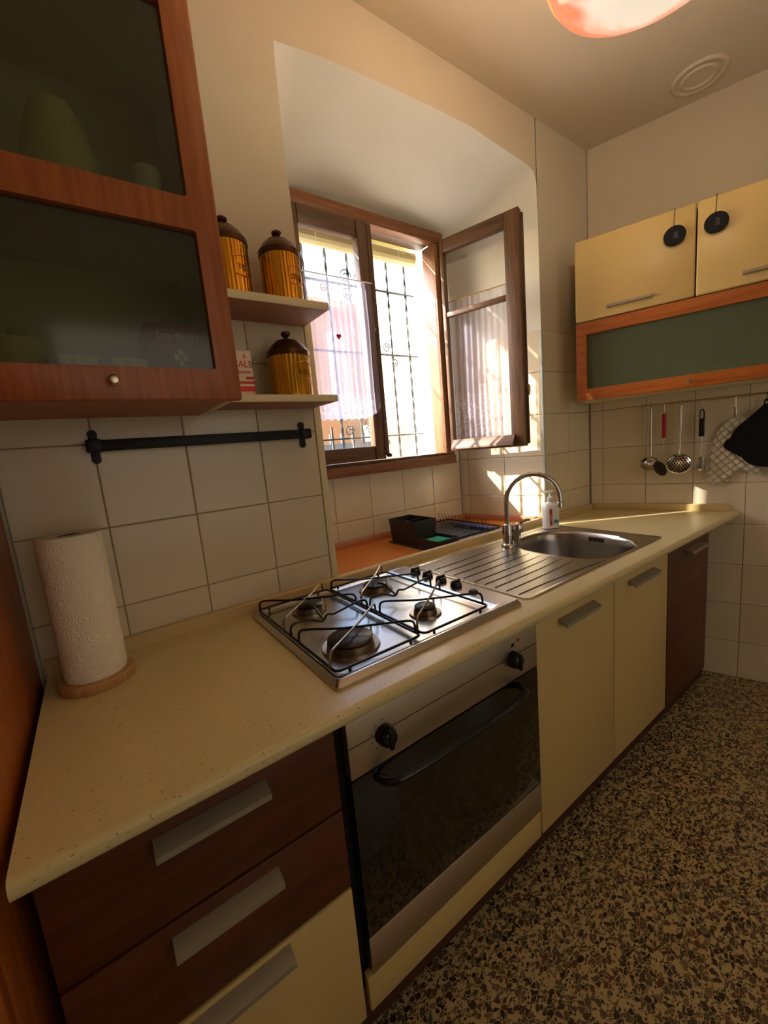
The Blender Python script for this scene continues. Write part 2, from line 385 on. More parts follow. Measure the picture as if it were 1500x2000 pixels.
def boolean(o, cut_bm):
    me = bpy.data.meshes.new('cut'); cut_bm.to_mesh(me); cut_bm.free(); c = bpy.data.objects.new('cut', me); COL.objects.link(c)
    if o.parent: c.parent = o.parent
    md = o.modifiers.new('b', 'BOOLEAN'); md.object = c; md.operation = 'DIFFERENCE'; md.solver = 'EXACT'
    dg = bpy.context.evaluated_depsgraph_get(); new = bpy.data.meshes.new_from_object(o.evaluated_get(dg))
    o.modifiers.clear(); old = o.data; o.data = new; new.name = old.name; bpy.data.objects.remove(c)
    for p in new.polygons: p.use_smooth = True
    new.set_sharp_from_angle(angle=math.radians(40))

ZC = .84
LX, SK = 2.3812, .3357
RW = math.atan2(-1, SK)                 # heading of the right wall, corner -> room
WDIR = Vector((math.cos(RW), math.sin(RW), 0))
def RWP(s, y=0, z=0):                    # right-wall local -> world
    return Vector((LX, 0, 0))+WDIR*s+Vector((-WDIR.y, WDIR.x, 0))*y+Vector((0, 0, z))

# ------------------------------------------------------------------ room shell
b = bm_new(); box(b, -1.3, 4.2, -3.2, .3, -.05, 0); floor = struct(obj('floor', b, M_terrazzo, smooth=False))
b = bm_new(); box(b, -1.3, 4.2, -3.2, .5, 2.625, 2.75); ceiling = struct(obj('ceiling', b, M_ceil, smooth=False))
# back wall with the arched recess: face at y=.006
YF = .006
FR = [(.758, .84), (.756, 1.6), (.750, 2.2), (.752, 2.37), (.755, 2.402), (.83, 2.414), (.95, 2.427), (1.15, 2.440), (1.35, 2.450), (1.54, 2.455),
      (1.70, 2.441), (1.82, 2.432), (1.90, 2.424), (1.945, 2.412), (1.962, 2.37), (1.966, 2.2), (1.967, 1.6), (1.967, .84)]
BK = [(.90, .84), (.90, 1.6), (.90, 2.1), (.90, 2.26), (.905, 2.29), (.93, 2.30), (1.05, 2.315), (1.2, 2.325), (1.36, 2.325), (1.52, 2.320),
      (1.66, 2.310), (1.76, 2.295), (1.81, 2.27), (1.835, 2.22), (1.845, 2.12), (1.848, 1.9), (1.85, 1.5), (1.85, .84)]
b = bm_new()
F = [b.verts.new((x, YF, z)) for x, z in FR]
def quad(*p): b.faces.new([q if isinstance(q, bmesh.types.BMVert) else b.verts.new(q) for q in p])
# left pier, right pier, lintel as strips above the arch
T = [b.verts.new((x, YF, 2.63)) for x, z in FR]
for i in range(3, len(FR)-5): b.faces.new((F[i], F[i+1], T[i+1], T[i]))
for i in range(len(FR)-5, len(FR)-3): b.faces.new((F[i], F[i+1], T[i+1], T[i]))
lp = [b.verts.new((-1.3, YF, z)) for z in (0, .84, 1.6, 2.2, 2.34, 2.63)]
quad(lp[0], (.758, YF, 0), F[0], lp[1]); quad(lp[1], F[0], F[1], lp[2]); quad(lp[2], F[1], F[2], lp[3]); quad(lp[3], F[2], F[3], lp[4]); quad(lp[4], F[3], T[3], lp[5])
N_ = len(FR)
rp_ = [b.verts.new((LX+.02, YF, z)) for z in (0, .84, 1.6, 2.2, 2.33, 2.63)]
quad((1.965, YF, 0), rp_[0], rp_[1], F[N_-1]); quad(F[N_-1], rp_[1], rp_[2], F[N_-2]); quad(F[N_-2], rp_[2], rp_[3], F[N_-3]); quad(F[N_-3], rp_[3], rp_[4], F[N_-4]); quad(F[N_-4], rp_[4], rp_[5], T[N_-4])
wall_back = struct(obj('wall_back', b, M_plaster, smooth=True, ang=60))
# recess surfaces (reveals and vault)
b = bm_new(); K = 8; rows = []
for k in range(K+1):
    t = k/K; rows.append([b.verts.new((a[0]*(1-t)+c[0]*t, YF+(.462-YF)*t, a[1]*(1-t)+c[1]*t)) for a, c in zip(FR, BK)])
for r0, r1 in zip(rows, rows[1:]):
    for i in range(len(FR)-1): b.faces.new((r0[i], r0[i+1], r1[i+1], r1[i]))
wall_niche = struct(obj('wall_niche', b, M_niche, smooth=True, ang=80))
# outer masonry with the window opening x .985-1.765, z 1.19-2.30
b = bm_new()
box(b, -1.3, .925, .462, .53, -.3, 3.2); box(b, 1.765, 3.6, .462, .74, -.3, 3.2)
box(b, .925, 1.765, .462, .74, -.3, 1.185); box(b, .925, 1.765, .462, .53, 2.30, 3.2)
box(b, -1.3, .68, .5301, .74, -.3, 3.2); box(b, .68, .925, .5301, .74, -.3, 1.185); box(b, .68, 1.765, .5301, .74, 2.50, 3.2)
wall_outer = struct(obj('wall_outer', b, M_out, smooth=False))
# right wall
b = bm_new(); box(b, 0, 3.1, YF, .15, 0, 2.63); wall_right = struct(obj('wall_right', b, M_plaster, smooth=False))
wall_right.location = (LX, 0, 0); wall_right.rotation_euler = (0, 0, RW)
b = bm_new(); box(b, -1.4, -1.3, -3.2, .1, 0, 2.63); struct(obj('wall_left', b, M_plaster, smooth=False))
b = bm_new(); box(b, -1.3, 4.2, -3.3, -3.2, 0, 2.63); struct(obj('wall_front', b, M_plaster, smooth=False))

# tiles, one object each; local frame x along wall, y into wall
_tm = {}
def tile_mesh(w_, h_):
    k = (round(w_, 3), round(h_, 3))
    if k not in _tm:
        bb = bm_new(); d = .0012; i = .0022
        o4 = [(d, d), (w_-d, d), (w_-d, h_-d), (d, h_-d)]; i4 = [(i+d, i+d), (w_-d-i, i+d), (w_-d-i, h_-d-i), (i+d, h_-d-i)]
        L = [[bb.verts.new((x, y, z)) for x, z in P] for P, y in ((o4, .005), (o4, .0012), (i4, 0))]
        for A, Q in zip(L, L[1:]):
            for j in range(4): bb.faces.new((A[j], A[(j+1) % 4], Q[(j+1) % 4], Q[j]))
        bb.faces.new(L[2]); bmesh.ops.recalc_face_normals(bb, faces=bb.faces)
        _tm[k] = mesh_of('tile', bb, M_tile, True, 20)
    return _tm[k]
def tiles(parent, mat4, xs, zs, skip=lambda x0, x1, z0, z1: False):
    bb = bm_new(); box(bb, xs[0], xs[-1], .0028, .0058, zs[0], zs[-1])
    g = obj('grout', bb, M_grout, parent, smooth=False); g.matrix_world = mat4
    if skip(xs[0], xs[-1], zs[0], zs[-1]) == 'nogrout': bpy.data.objects.remove(g)
    for x0, x1 in zip(xs, xs[1:]):
        for z0, z1 in zip(zs, zs[1:]):
            if skip(x0, x1, z0, z1): continue
            t = bpy.data.objects.new('tile', tile_mesh(x1-x0, z1-z0)); COL.objects.link(t); t.parent = parent
            t.matrix_world = mat4 @ Matrix.Translation((x0, random.uniform(-.0002, .0002), z0))
bpy.context.view_layer.update()
I4 = Matrix.Identity(4)
tiles(wall_back, I4, [-.004, .172, .369, .566, .7455], [.80, .948, 1.146, 1.344, 1.542, 1.665])
tiles(wall_back, I4, [1.968, 2.175, 2.376], [.80, .972, 1.170, 1.368, 1.566, 1.752])
MR = Matrix.Translation((LX, 0, 0)) @ Matrix.Rotation(RW, 4, 'Z')
tiles(wall_right, MR, [.004]+[.062+.1955*k for k in range(9)], [0.0, .186, .382, .578, .775, .972, 1.170, 1.368, 1.566, 1.752])
# recess: back under the window, right reveal
tiles(wall_niche, Matrix.Translation((0, .455, 0)), [.905, 1.032, 1.230, 1.432, 1.634, 1.838], [.84, .952, 1.165])
ang = math.atan2(-.46, .115); MV = Matrix.Translation((1.85, .46, 0)) @ Matrix.Rotation(ang, 4, 'Z') @ Matrix.Translation((0, -.006, 0))
tiles(wall_niche, MV, [.004, .056, .266, .466], [.84, .972, 1.170, 1.368, 1.566, 1.752])
# embossed flower on one recess tile
b = bm_new()
for k in range(7):
    a = 2*math.pi*k/7; prism(b, [(1.537+.018*math.cos(a)+.011*math.cos(q), 1.058+.022*math.sin(a)+.011*math.sin(q)) for q in [2*math.pi*j/10 for j in range(10)]], .4545, .4552)
f_ = obj('flower_relief', b, mat('relief_glaze', (240, 236, 224), .12), wall_niche)
# edge trims of the tiled corners
b = bm_new(); box(b, .7455, .768, -.004, .02, ZC+.02, 1.665, .002); struct(obj('trim_1', b, M_melamine))
b = bm_new(); box(b, 1.956, 1.969, -.003, .01, ZC+.02, 1.752, .002); struct(obj('trim_2', b, mat('grey_edge_strip', (176, 184, 172), .4)))

# ------------------------------------------------------------------ worktop
b = bm_new()
prism(b, [(.006, 0), (.006, -.60), (LX+SK*.60-.004, -.60), (LX-.004, 0)], .812, ZC, 'z')
b.edges.ensure_lookup_table()
fe = [e for e in b.edges if all(abs(v.co.y+.6) < 1e-5 for v in e.verts) and abs(e.verts[0].co.z-e.verts[1].co.z) < 1e-6]
bmesh.ops.bevel(b, geom=fe, offset=.0115, segments=5, affect='EDGES', profile=.5)
worktop = tag(obj('worktop', b, M_counter), 'long speckled cream worktop running under the window to the right wall', 'worktop')
cb = bm_new(); prism(cb, superell(1.645, -.315, .197, .217, 2.6), .7, .9, 'z'); boolean(worktop, cb)
# upstands
b = bm_new(); prism(b, [(-.001, ZC), (-.019, ZC), (-.019, .868), (-.015, .872), (-.001, .872)], .006, LX-.006, 'x'); up1 = obj('upstand', b, M_upstand)
tag(up1, 'narrow cream upstand strip along the back edge of the worktop', 'upstand')
b = bm_new(); box(b, .02, .593, -.019, -.001, ZC, .872, .002); up2 = obj('upstand', b, M_upstand); up2.location = (LX, 0, 0); up2.rotation_euler = (0, 0, RW)
tag(up2, 'short cream upstand strip on the right wall below the hanging utensils', 'upstand')
# recess shelf
b = bm_new(); prism(b, [(.765, .004), (1.958, .004), (1.846, .445), (.902, .445)], .80, ZC, 'z', .001)
tag(obj('recess_shelf', b, M_orange), 'orange wood laminate shelf filling the floor of the window recess', 'shelf')
b = bm_new(); box(b, .905, 1.84, .432, .447, ZC, .868, .002); tag(obj('shelf_trim', b, M_pink), 'pinkish wood strip along the back of the orange recess shelf', 'trim')
b = bm_new(); box(b, .02, .45, -.021, -.008, ZC, .868, .002); st = obj('shelf_trim', b, M_pink); st.location = (1.85, .46, 0); st.rotation_euler = (0, 0, ang)
tag(st, 'pinkish wood strip on the right side of the orange recess shelf', 'trim')

# ------------------------------------------------------------------ base cabinets
FRONT = -.55
def bar_handle(parent, x0, x1, z0, z1, y, name='handle'):
    b = bm_new()
    prism(b, [(y-.0005, z1-.012), (y-.016, z1-.014), (y-.027, z1-.020), (y-.029, z1-.008), (y-.004, z1), (y-.0005, z1)], x0, x1, 'x')
    return obj(name, b, M_alu, parent)
def carcass(parent, x0, x1, m, y0=-.53, y1=-.02, z0=.115, z1=.81):
    b = bm_new(); t = .016
    box(b, x0, x0+t, y0, y1, z0, z1); box(b, x1-t, x1, y0, y1, z0, z1); box(b, x0+t, x1-t, y0, y1, z0, z0+t); box(b, x0+t, x1-t, y1-.008, y1, z0+t, z1)
    return obj('carcass', b, m, parent, smooth=False)
def front_panel(name, parent, x0, x1, z0, z1, m, y=FRONT, t=.019, bev=.003):
    b = bm_new(); box(b, x0+.0015, x1-.0015, y, y+t, z0+.0015, z1-.0015, bev); return obj(name, b, m, parent)
dr = thing('drawer_cabinet', 'base cabinet with two brown wood drawers over a cream one, left of the oven', 'cabinet')
carcass(dr, .012, .438, M_cherryD)
for z0, z1, m, hz in ((.617, .800, M_cherryD, .731), (.443, .615, M_cherryD, .562), (.121, .441, M_cream, .401)):
    d = front_panel('drawer', dr, .012, .438, z0, z1, m)
    bar_handle(d, .142, .306, hz, hz+.030, FRONT)
    if m is M_cream: d['label'] = 'cream drawer front'
sk = thing('sink_cabinet', 'cream two-door base cabinet below the sink, right of the oven', 'cabinet')
carcass(sk, 1.052, 1.911, M_melamine, z1=.66)
for x0, x1, h0, h1 in ((1.0515, 1.4835, 1.155, 1.345), (1.4835, 1.9115, 1.575, 1.775)):
    d = front_panel('door', sk, x0, x1, .121, .800, M_cream, bev=.006); bar_handle(d, h0, h1, .728, .758, FRONT)
en = thing('end_cabinet', 'dark cherry base cabinet at the right end of the worktop', 'cabinet')
carcass(en, 1.915, 2.35, M_cherryD, y1=-.10)
d = front_panel('door', en, 1.9135, 2.352, .121, .800, M_cherryD); bar_handle(d, 2.085, 2.245, .728, .758, FRONT)
b = bm_new(); box(b, .012, 2.50, -.50, -.485, .002, .112); tag(obj('plinth', b, M_plinth), 'dark brown plinth board at floor level under all the base cabinets', 'plinth')
b = bm_new(); box(b, -.6, -.008, -.605, -.012, .0, 2.25, .002)
tall = thing('tall_cabinet', 'tall reddish cherry cabinet side panel at the left end of the worktop', 'cabinet')
obj('side_panel', b, M_cherry, tall)
B('door', tall, M_cherry, -.6, -.010, -.626, -.607, .12, 2.25, .003)

# ------------------------------------------------------------------ oven
ov = thing('oven', 'built-in stainless steel oven with black glass door and two knobs', 'oven')
X0, X1 = .4595, 1.049
B('body', ov, M_void, .446, 1.0485, -.528, -.06, .215, .795)
b = bm_new(); box(b, X0, X1, -.553, -.53, .660, .790, .003); obj('control_panel', b, M_steelD, ov)
b = bm_new(); box(b, X0+.001, X1-.001, -.5542, -.553, .727, .7275); obj('panel_line', b, M_void, ov)
od = obj('door', (lambda q: (box(q, X0, X1, -.545, -.53, .212, .657, .002), q)[1])(bm_new()), M_void, ov)
b = bm_new(); box(b, X0, X1, -.552, -.546, .302, .657, .0015); obj('door_glass', b, mat('black_oven_glass', (9, 8, 7), .07, spec=.8), od)
b = bm_new(); box(b, .565, .945, -.5526, -.5521, .345, .600); obj('inner_window', b, mat('oven_window', (34, 27, 18), .09, spec=.8), od)
b = bm_new(); box(b, X0, X1, -.553, -.546, .213, .299, .0015); obj('lower_trim', b, M_steelD, od)
b = bm_new(); tube(b, [(.515, -.553, .640), (.525, -.585, .642), (.555, -.598, .645), (.74, -.604, .646), (.925, -.598, .645), (.955, -.585, .642), (.965, -.553, .640)], .0085, 10, smooth=2); obj('handle', b, M_black, od)
for x in (.541, .943):
    b = bm_new(); lathe(b, [(0.021, 0), (.021, -.010), (.017, -.024), (.013, -.027), (0, -.027)], (x, -.553, .722), 24, 'y'); k = obj('knob', b, M_black, ov)
    b = bm_new(); box(b, x-.005, x+.005, -.584, -.575, .702, .742, .003); obj('grip', b, M_black, k)
for x, m in ((.970, M_red), (.948, M_void)):
    b = bm_new(); lathe(b, [(.0045, 0), (.0045, -.002), (0, -.003)], (x, -.553, .764 if m is M_red else .757), 12, 'y'); obj('indicator_lamp', b, m, ov)
b = bm_new()
for x in (.541, .943):
    for k in range(9):
        a = math.radians(-140+k*35); q = (x+.030*math.sin(a), .722+.030*math.cos(a)); box(b, q[0]-.001, q[0]+.001, -.5535, -.553, q[1]-.001, q[1]+.001)
obj('dial_marks', b, M_void, ov, stuff=True)
bt = front_panel('cream_filler_panel', None, .446, 1.049, .121, .208, M_cream, bev=.004)
tag(bt, 'long low cream filler panel under the oven', 'panel')

# ------------------------------------------------------------------ wall cabinets
def glazed_door(parent, x0, x1, z0, z1, y, panes, glass, m1, m2, stile=.045):
    """frame with panes list of (x0,x1,z0,z1) cut out of one slab"""
    b = bm_new(); box(b, x0, x1, y, y+.02, z0, z1, .004); d = obj('door', b, m1, parent)
    cb = bm_new()
    for p in panes:
        q = [(p[0]+(p[1]-p[0])/2+u*(p[1]-p[0])/2, p[2]+(p[3]-p[2])/2+v*(p[3]-p[2])/2) for u, v in superell(0, 0, 1, 1, 60, 96)]
        prism(cb, q, y-.05, y+.05)
    boolean(d, cb)
    for p in panes:
        b = bm_new(); box(b, p[0]-.006, p[1]+.006, y+.010, y+.014, p[2]-.006, p[3]+.006); obj('glass_pane', b, glass, d)
    return d
def open_carcass(parent, x0, x1, y0, z0, z1, shelves, m=M_melamine, under=None):
    b = bm_new(); t = .016
    box(b, x0, x0+t, y0, 0-.003, z0, z1); box(b, x1-t, x1, y0, -.003, z0, z1); box(b, x0+t, x1-t, y0, -.003, z1-t, z1); box(b, x0+t, x1-t, -.008, -.003, z0+t, z1-t)
    for s in shelves: box(b, x0+t, x1-t, y0+.01, -.008, s-.008, s+.008)
    c = obj('carcass', b, m, parent, smooth=False)
    b = bm_new(); box(b, x0+t, x1-t, y0, -.003, z0, z0+t); obj('bottom_board', b, under or m, parent, smooth=False)
    return c
wl = thing('glazed_wall_cabinet', 'cherry wall cabinet with two smoked glass panes, upper left above the paper towel', 'cabinet')
open_carcass(wl, .002, .429, -.293, 1.403, 2.115, [1.735], M_cherryD if False else M_melamine, M_under)
d = glazed_door(wl, .0, .4315, 1.398, 2.118, -.3155, [(.045, .388, 1.456, 1.704), (.045, .381, 1.760, 2.070)], M_smoke, M_cherry, M_cherryH)
b = bm_new(); lathe(b, [(.004, 0), (.004, -.008), (.0085, -.013), (.009, -.018), (.006, -.022), (0, -.023)], (.214, -.3155, 1.430), 18, 'y'); obj('knob', b, M_nickel, d)
# contents
def item(name, bm_, m, label, cat, loc=(0, 0, 0), group=None):
    o = obj(name, bm_, m); o.location = loc; return tag(o, label, cat, group)
fb = thing('first_aid_box', 'dark red box with a white cross behind the lower glass pane', 'box', (.335, -.20, 1.4195)); fb.scale = (1, 1, 1.32)
B('box_body', fb, M_redbox, -.055, .055, -.08, .05, 0, .095, .003)
b = bm_new(); box(b, -.012, .012, -.0815, -.080, .048-.004, .048+.004); box(b, -.004, .004, -.0815, -.080, .048-.012, .048+.012); obj('white_cross', b, M_china, fb)
b = bm_new(); text_bm(b, 'Erste-Hilfe-Box', .012, (0, -.0805, .075)); obj('lettering', b, M_china, fb)
for i, (x, lb) in enumerate(((.165, 'scalloped clear glass dish behind the lower pane, left one'), (.243, 'scalloped clear glass dish next to the dark red box'))):
    b = bm_new(); lathe(b, [(.018, 0), (.034, .012), (.037, .016), (.034, .017), (.02, .004), (0, .003)], n=48, fn=lambda a, h: 1+(.10*math.sin(8*a) if h > .01 else 0))
    g_ = item('glass_dish', b, M_china, lb, 'dish', (x, -.262, 1.4195)); g_.scale = (1, .8, 3.4)
b = bm_new(); lathe(b, [(.022, 0), (.04, .02), (.047, .045), (.044, .045), (.036, .02), (0, .006)]); item('bowl', b, M_yellow, 'pale green bowl at the left of the lower glass pane', 'bowl', (.090, -.235, 1.4195)).scale = (1.05, 1.05, 1.9)
b = bm_new(); lathe(b, [(.025, 0), (.03, .06), (.03, .09), (.027, .09), (.024, .01), (0, .008)]); item('beaker', b, M_yellow, 'pale yellow beaker at the far left behind the lower glass pane', 'cup', (.105, -.12, 1.4195)).scale = (1.1, 1.1, 1.5)
b = bm_new(); lathe(b, [(.075, 0), (.07, .02), (.045, .09), (.03, .115), (0, .118)]); item('colander', b, M_yellow, 'pale yellow domed bowl upside down behind the upper glass pane', 'bowl', (.205, -.20, 1.7435)).scale = (1.05, 1.05, 1.5)
b = bm_new(); lathe(b, [(.02, 0), (.024, .05), (.022, .05), (.018, .004), (0, .003)]); item('tumbler', b, M_china, 'small pale tumbler behind the upper glass pane, right side', 'cup', (.33, -.25, 1.7435)).scale = (1, 1, 1.6)
# right wall cabinet (local frame of the right wall)
wr = thing('wall_cabinet', 'wall cabinet with cream doors over a long brown framed glass flap, on the right wall', 'cabinet', (LX, 0, 0), RW)
open_carcass(wr, .002, .872, -.31, 1.412, 2.098, [1.755], M_melamine)
for x0, x1, h0 in ((0.0, .434, .127), (.438, .874, .577)):
    b = bm_new(); box(b, x0, x1, -.332, -.313, 1.758, 2.100, .007, 3); d = obj('door', b, M_cream, wr); 
    b = bm_new(); prism(b, [(-.333, 1.792), (-.352, 1.795), (-.352, 1.800), (-.333, 1.808)], h0, h0+.165, 'x'); obj('handle', b, M_alu, d)
d = glazed_door(wr, 0.0, .874, 1.409, 1.754, -.332, [(.044, .83, 1.460, 1.700)], M_smokeR, M_cherryH, M_cherryH)
b = bm_new(); lathe(b, [(.004, 0), (.004, -.008), (.008, -.013), (.0085, -.018), (.006, -.021), (0, -.022)], (.424, -.332, 1.434), 18, 'y'); obj('knob', b, M_nickel, d)
b = bm_new()
for i in range(5): box(b, .36, .60, -.25, -.04, 1.4285+.012*i, 1.4365+.012*i, .002)
cs = obj('tray_stack', b, M_china); cs.location = (LX, 0, 0); cs.rotation_euler = (0, 0, RW); tag(cs, 'stack of white trays behind the glass flap of the right cabinet', 'tray')
# black disc hangers
for i, (s, z, lb) in enumerate(((.366, 1.998, 'black round disc on a wire hook over the left cream cabinet door'), (.494, 2.000, 'black round disc on a wire hook over the right cream cabinet door'))):
    h = thing('door_disc', lb, 'hanger', RWP(s, -.345, z), RW, 'black discs over the cream cabinet doors')
    b = bm_new(); lathe(b, [(0, -.003), (.034, -.003), (.037, 0), (.037, .002), (.034, .005), (0, .005)], (0, 0, 0), 36, 'y'); obj('disc', b, M_matte, h)
    b = bm_new(); tube(b, [(-.004, -.004, .022), (-.003, -.006, .03), (-.003, .0, .045), (0, .005, .095), (0, .009, .1035), (0, .028, .1035)], .0012, 6, smooth=1); obj('wire_hook', b, M_rod, h)
    b = bm_new()
    for k, t_ in enumerate(('ON', '365', 'OFF')): text_bm(b, t_, .009, (.004, -.0032, .006-.009*k), ext=.0003)
    obj('lettering', b, M_text, h)
# ------------------------------------------------------------------ open shelves with tins
for z0, z1, lb in ((1.653, 1.672, 'upper cream corner shelf carrying two gold tins'), (1.415, 1.432, 'lower cream corner shelf carrying one gold tin and the salt')):
    b = bm_new(); box(b, .4335, .745, -.155, -.001, z0, z1, .0012)
    s_ = thing('wall_shelf', lb, 'shelf'); obj('board', b, M_under, s_)
    b = bm_new(); box(b, .4335, .747, -.158, -.1552, z0, z1, .001); obj('edge_band', b, M_melamine, s_)
    b = bm_new(); box(b, .4335, .7455, -.155, -.001, z1, z1+.0012); obj('top_sheet', b, M_melamine, s_)
def tin(loc, txt, label, h=.125, r=.0525):
    t = thing('gold_tin', label, 'tin', loc, 0, 'gold ribbed tins on the corner shelves')
    b = bm_new(); lathe(b, [(r*.97, 0), (r, .004), (r, .006), (r, h-.004), (r*.98, h), (0, h)], n=204, fn=lambda a, hh: 1-(.030*abs(math.cos(17*a))**3 if .005 < hh < h-.002 else 0)); obj('body', b, M_gold, t, ang=60)
    b = bm_new(); lathe(b, [(r*1.03, h), (r*1.03, h+.012), (r*.98, h+.016), (r*.78, h+.031), (r*.60, h+.037), (r*.56, h+.041), (r*.3, h+.046), (.008, h+.047), (.0075, h+.053), (.013, h+.058), (.0135, h+.063), (.009, h+.067), (0, h+.068)], n=48); obj('lid', b, M_bronze, t, ang=30)
    a0 = -math.radians(62)   # badge faces the room and a little to the right
    b = bm_new()
    vs = text_bm(b, txt, .019 if len(txt) < 5 else .0145, (0, 0, .058), ext=.0007, bold=.0004)
    tube(b, [(-.026, 0, .046), (0, 0, .043), (.026, 0, .046)], .0008, 5, smooth=1); tube(b, [(-.026, 0, .084), (-.01, 0, .09), (.01, 0, .09), (.026, 0, .084)], .0008, 5, smooth=1)
    for v in b.verts:
        rr = r*1.02+(-v.co.y); aa = a0+v.co.x/r; v.co = Vector((rr*math.cos(aa), rr*math.sin(aa), v.co.z))
    obj('badge', b, M_brass, t)
tin((.515, -.082, 1.6735), 'TEA', 'gold ribbed tin embossed TEA beside the glazed cabinet on the upper shelf')
tin((.655, -.082, 1.6735), 'COFFEE', 'gold ribbed tin at the right end of the upper shelf', .122)
tin((.646, -.085, 1.4335), 'SUGAR', 'gold ribbed tin standing on the lower shelf', .108, .056)
sp_ = thing('salt_pack', 'white and red salt packet on the lower shelf beside the cabinet', 'packet', (.508, -.082, 1.4335))
B('carton', sp_, mat('card_white', (226, 206, 186), .7), -.03, .03, -.02, .02, 0, .118, .006)
b = bm_new(); text_bm(b, 'SALE', .022, (.006, -.0205, .075)); text_bm(b, 'Jodato', .012, (.006, -.0205, .060)); text_bm(b, 'JL', .012, (.012, -.0205, .098)); obj('lettering', b, M_salmon, sp_)
b = bm_new(); box(b, -.026, .0303, -.0206, -.02, .015, .028); box(b, -.02, .0303, -.0206, -.02, .034, .04); box(b, .008, .0303, -.0206, -.02, .045, .052); box(b, -.026, .02, -.0206, -.02, .003, .006); obj('red_bands', b, M_salmon, sp_)
bg = thing('clear_bag', 'clear patterned cellophane bag leaning on the tiles behind the salt packet', 'bag', (.565, -.026, 1.4335)); bg.scale = (.75, .7, 1)
b = bm_new(); K = 10
vv = [[b.verts.new((-.055+.12*i/K, .012*math.sin(i*1.3+j)+.006*math.sin(j*2.1), .145*j/K*(1-.10*abs(i-5)/5))) for i in range(K+1)] for j in range(K+1)]
for j in range(K):
    for i in range(K): b.faces.new((vv[j][i], vv[j][i+1], vv[j+1][i+1], vv[j+1][i]))
obj('film', b, M_bag, bg)
b = bm_new()
for i in range(9):
    for j in range(5):
        if (i*3+j*5) % 4: x = -.045+.011*i; z = .03+.02*j+.006*(i % 3); tube(b, [(x, -.019, z), (x+.008, -.019, z+.011)], .0008, 4)
obj('hatch_dashes', b, M_china, bg)  # short white rods set in a diagonal hatch over the film

# ------------------------------------------------------------------ iron rail on the left tiles
rl = thing('iron_towel_rail', 'flat black iron towel rail on the tiles above the paper towel', 'rail')
b = bm_new(); box(b, .165, .702, -.036, -.030, 1.325, 1.351, .002); obj('bar', b, M_blackM, rl)
for x in (.174, .697):
    b = bm_new()
    box(b, x-.009, x+.009, -.004, -.0005, 1.312, 1.364, .001); lathe(b, [(0, -.005), (.010, -.0045), (.010, -.0005)], (x, 0, 1.366), 16, 'y'); lathe(b, [(0, -.005), (.010, -.0045), (.010, -.0005)], (x, 0, 1.308), 16, 'y')
    box(b, x-.016, x+.016, -.040, -.0045, 1.324, 1.353, .004)
    k = obj('bracket', b, M_blackM, rl)
    for z in (1.366, 1.308):
        b = bm_new(); lathe(b, [(.0045, -.0045), (.004, -.007), (0, -.008)], (x, 0, z), 12, 'y'); obj('screw', b, M_blackM, k)
b = bm_new(); lathe(b, [(.010, -.0006), (.0115, -.0014), (.013, -.0006)], (.062, 0, 1.125), 28, 'y'); tag(obj('suction_ring_mark', b, M_grout), 'faint round ring mark on a tile above the paper towel', 'mark')

# ------------------------------------------------------------------ paper towel
pt = thing('paper_towel_holder', 'roll of embossed white paper towel on a wooden disc stand', 'paper towel', (.100, -.132, ZC))
b = bm_new(); lathe(b, [(0, 0), (.068, 0), (.070, .003), (.070, .017), (.067, .020), (0, .020)], n=48); obj('base', b, M_pine, pt)
b = bm_new(); lathe(b, [(.020, .0205), (.0545, .0205), (.0565, .03), (.0565, .315), (.055, .320), (.021, .320), (.020, .315), (.020, .0205)], n=64); obj('towel_roll', b, M_towel, pt, ang=50)
b = bm_new(); lathe(b, [(.0205, .022), (.0205, .319), (.0185, .319), (.0185, .022), (.0205, .022)], n=24); obj('cardboard_core', b, mat('cardboard', (120, 98, 76), .9), pt)
b = bm_new(); lathe(b, [(.008, .020), (.008, .30), (.006, .305), (0, .306)], n=16); obj('dowel', b, M_pine, pt)

# ------------------------------------------------------------------ hob
hb = thing('gas_hob', 'stainless steel four-burner gas hob set in the worktop above the oven', 'hob')
HX0, HX1, HY0, HY1 = .458, 1.012, -.540, -.042
b = bm_new()
def rr(x0, x1, y0, y1, r, n=5):
    out = []
    for cx_, cy_, a0 in ((x1-r, y1-r, 0), (x0+r, y1-r, 90), (x0+r, y0+r, 180), (x1-r, y0+r, 270)):
        for k in range(n+1):
            a = math.radians(a0+90*k/n); out.append((cx_+r*math.cos(a), cy_+r*math.sin(a)))
    return out
def loft(bm, loops, cap=True):
    L = [[bm.verts.new(p) for p in lp_] for lp_ in loops]; fs = []
    for A, Q in zip(L, L[1:]):
        for k in range(len(A)): fs.append(bm.faces.new((A[k], A[(k+1) % len(A)], Q[(k+1) % len(A)], Q[k])))
    if cap: fs.append(bm.faces.new(L[-1]))
    bmesh.ops.recalc_face_normals(bm, faces=fs)
def lz(pts, z): return [(p[0], p[1], z) for p in pts]
loft(b, [lz(rr(HX0, HX1, HY0, HY1, .008), ZC+.0005), lz(rr(HX0, HX1, HY0, HY1, .008), ZC+.006), lz(rr(HX0+.010, HX1-.004, HY0+.010, HY1-.010, .01), ZC+.016),
         lz(rr(HX0+.014, .940, HY0+.014, HY1-.014, .02), ZC+.016), lz(rr(HX0+.024, .930, HY0+.024, HY1-.024, .02), ZC+.010), lz(rr(HX0+.03, .924, HY0+.03, HY1-.03, .02), ZC+.009)])
hob = obj('hob_plate', b, M_steel, hb, ang=25)
BR = [(.588, -.158, .034), (.563, -.418, .050), (.806, -.165, .036), (.792, -.408, .026)]
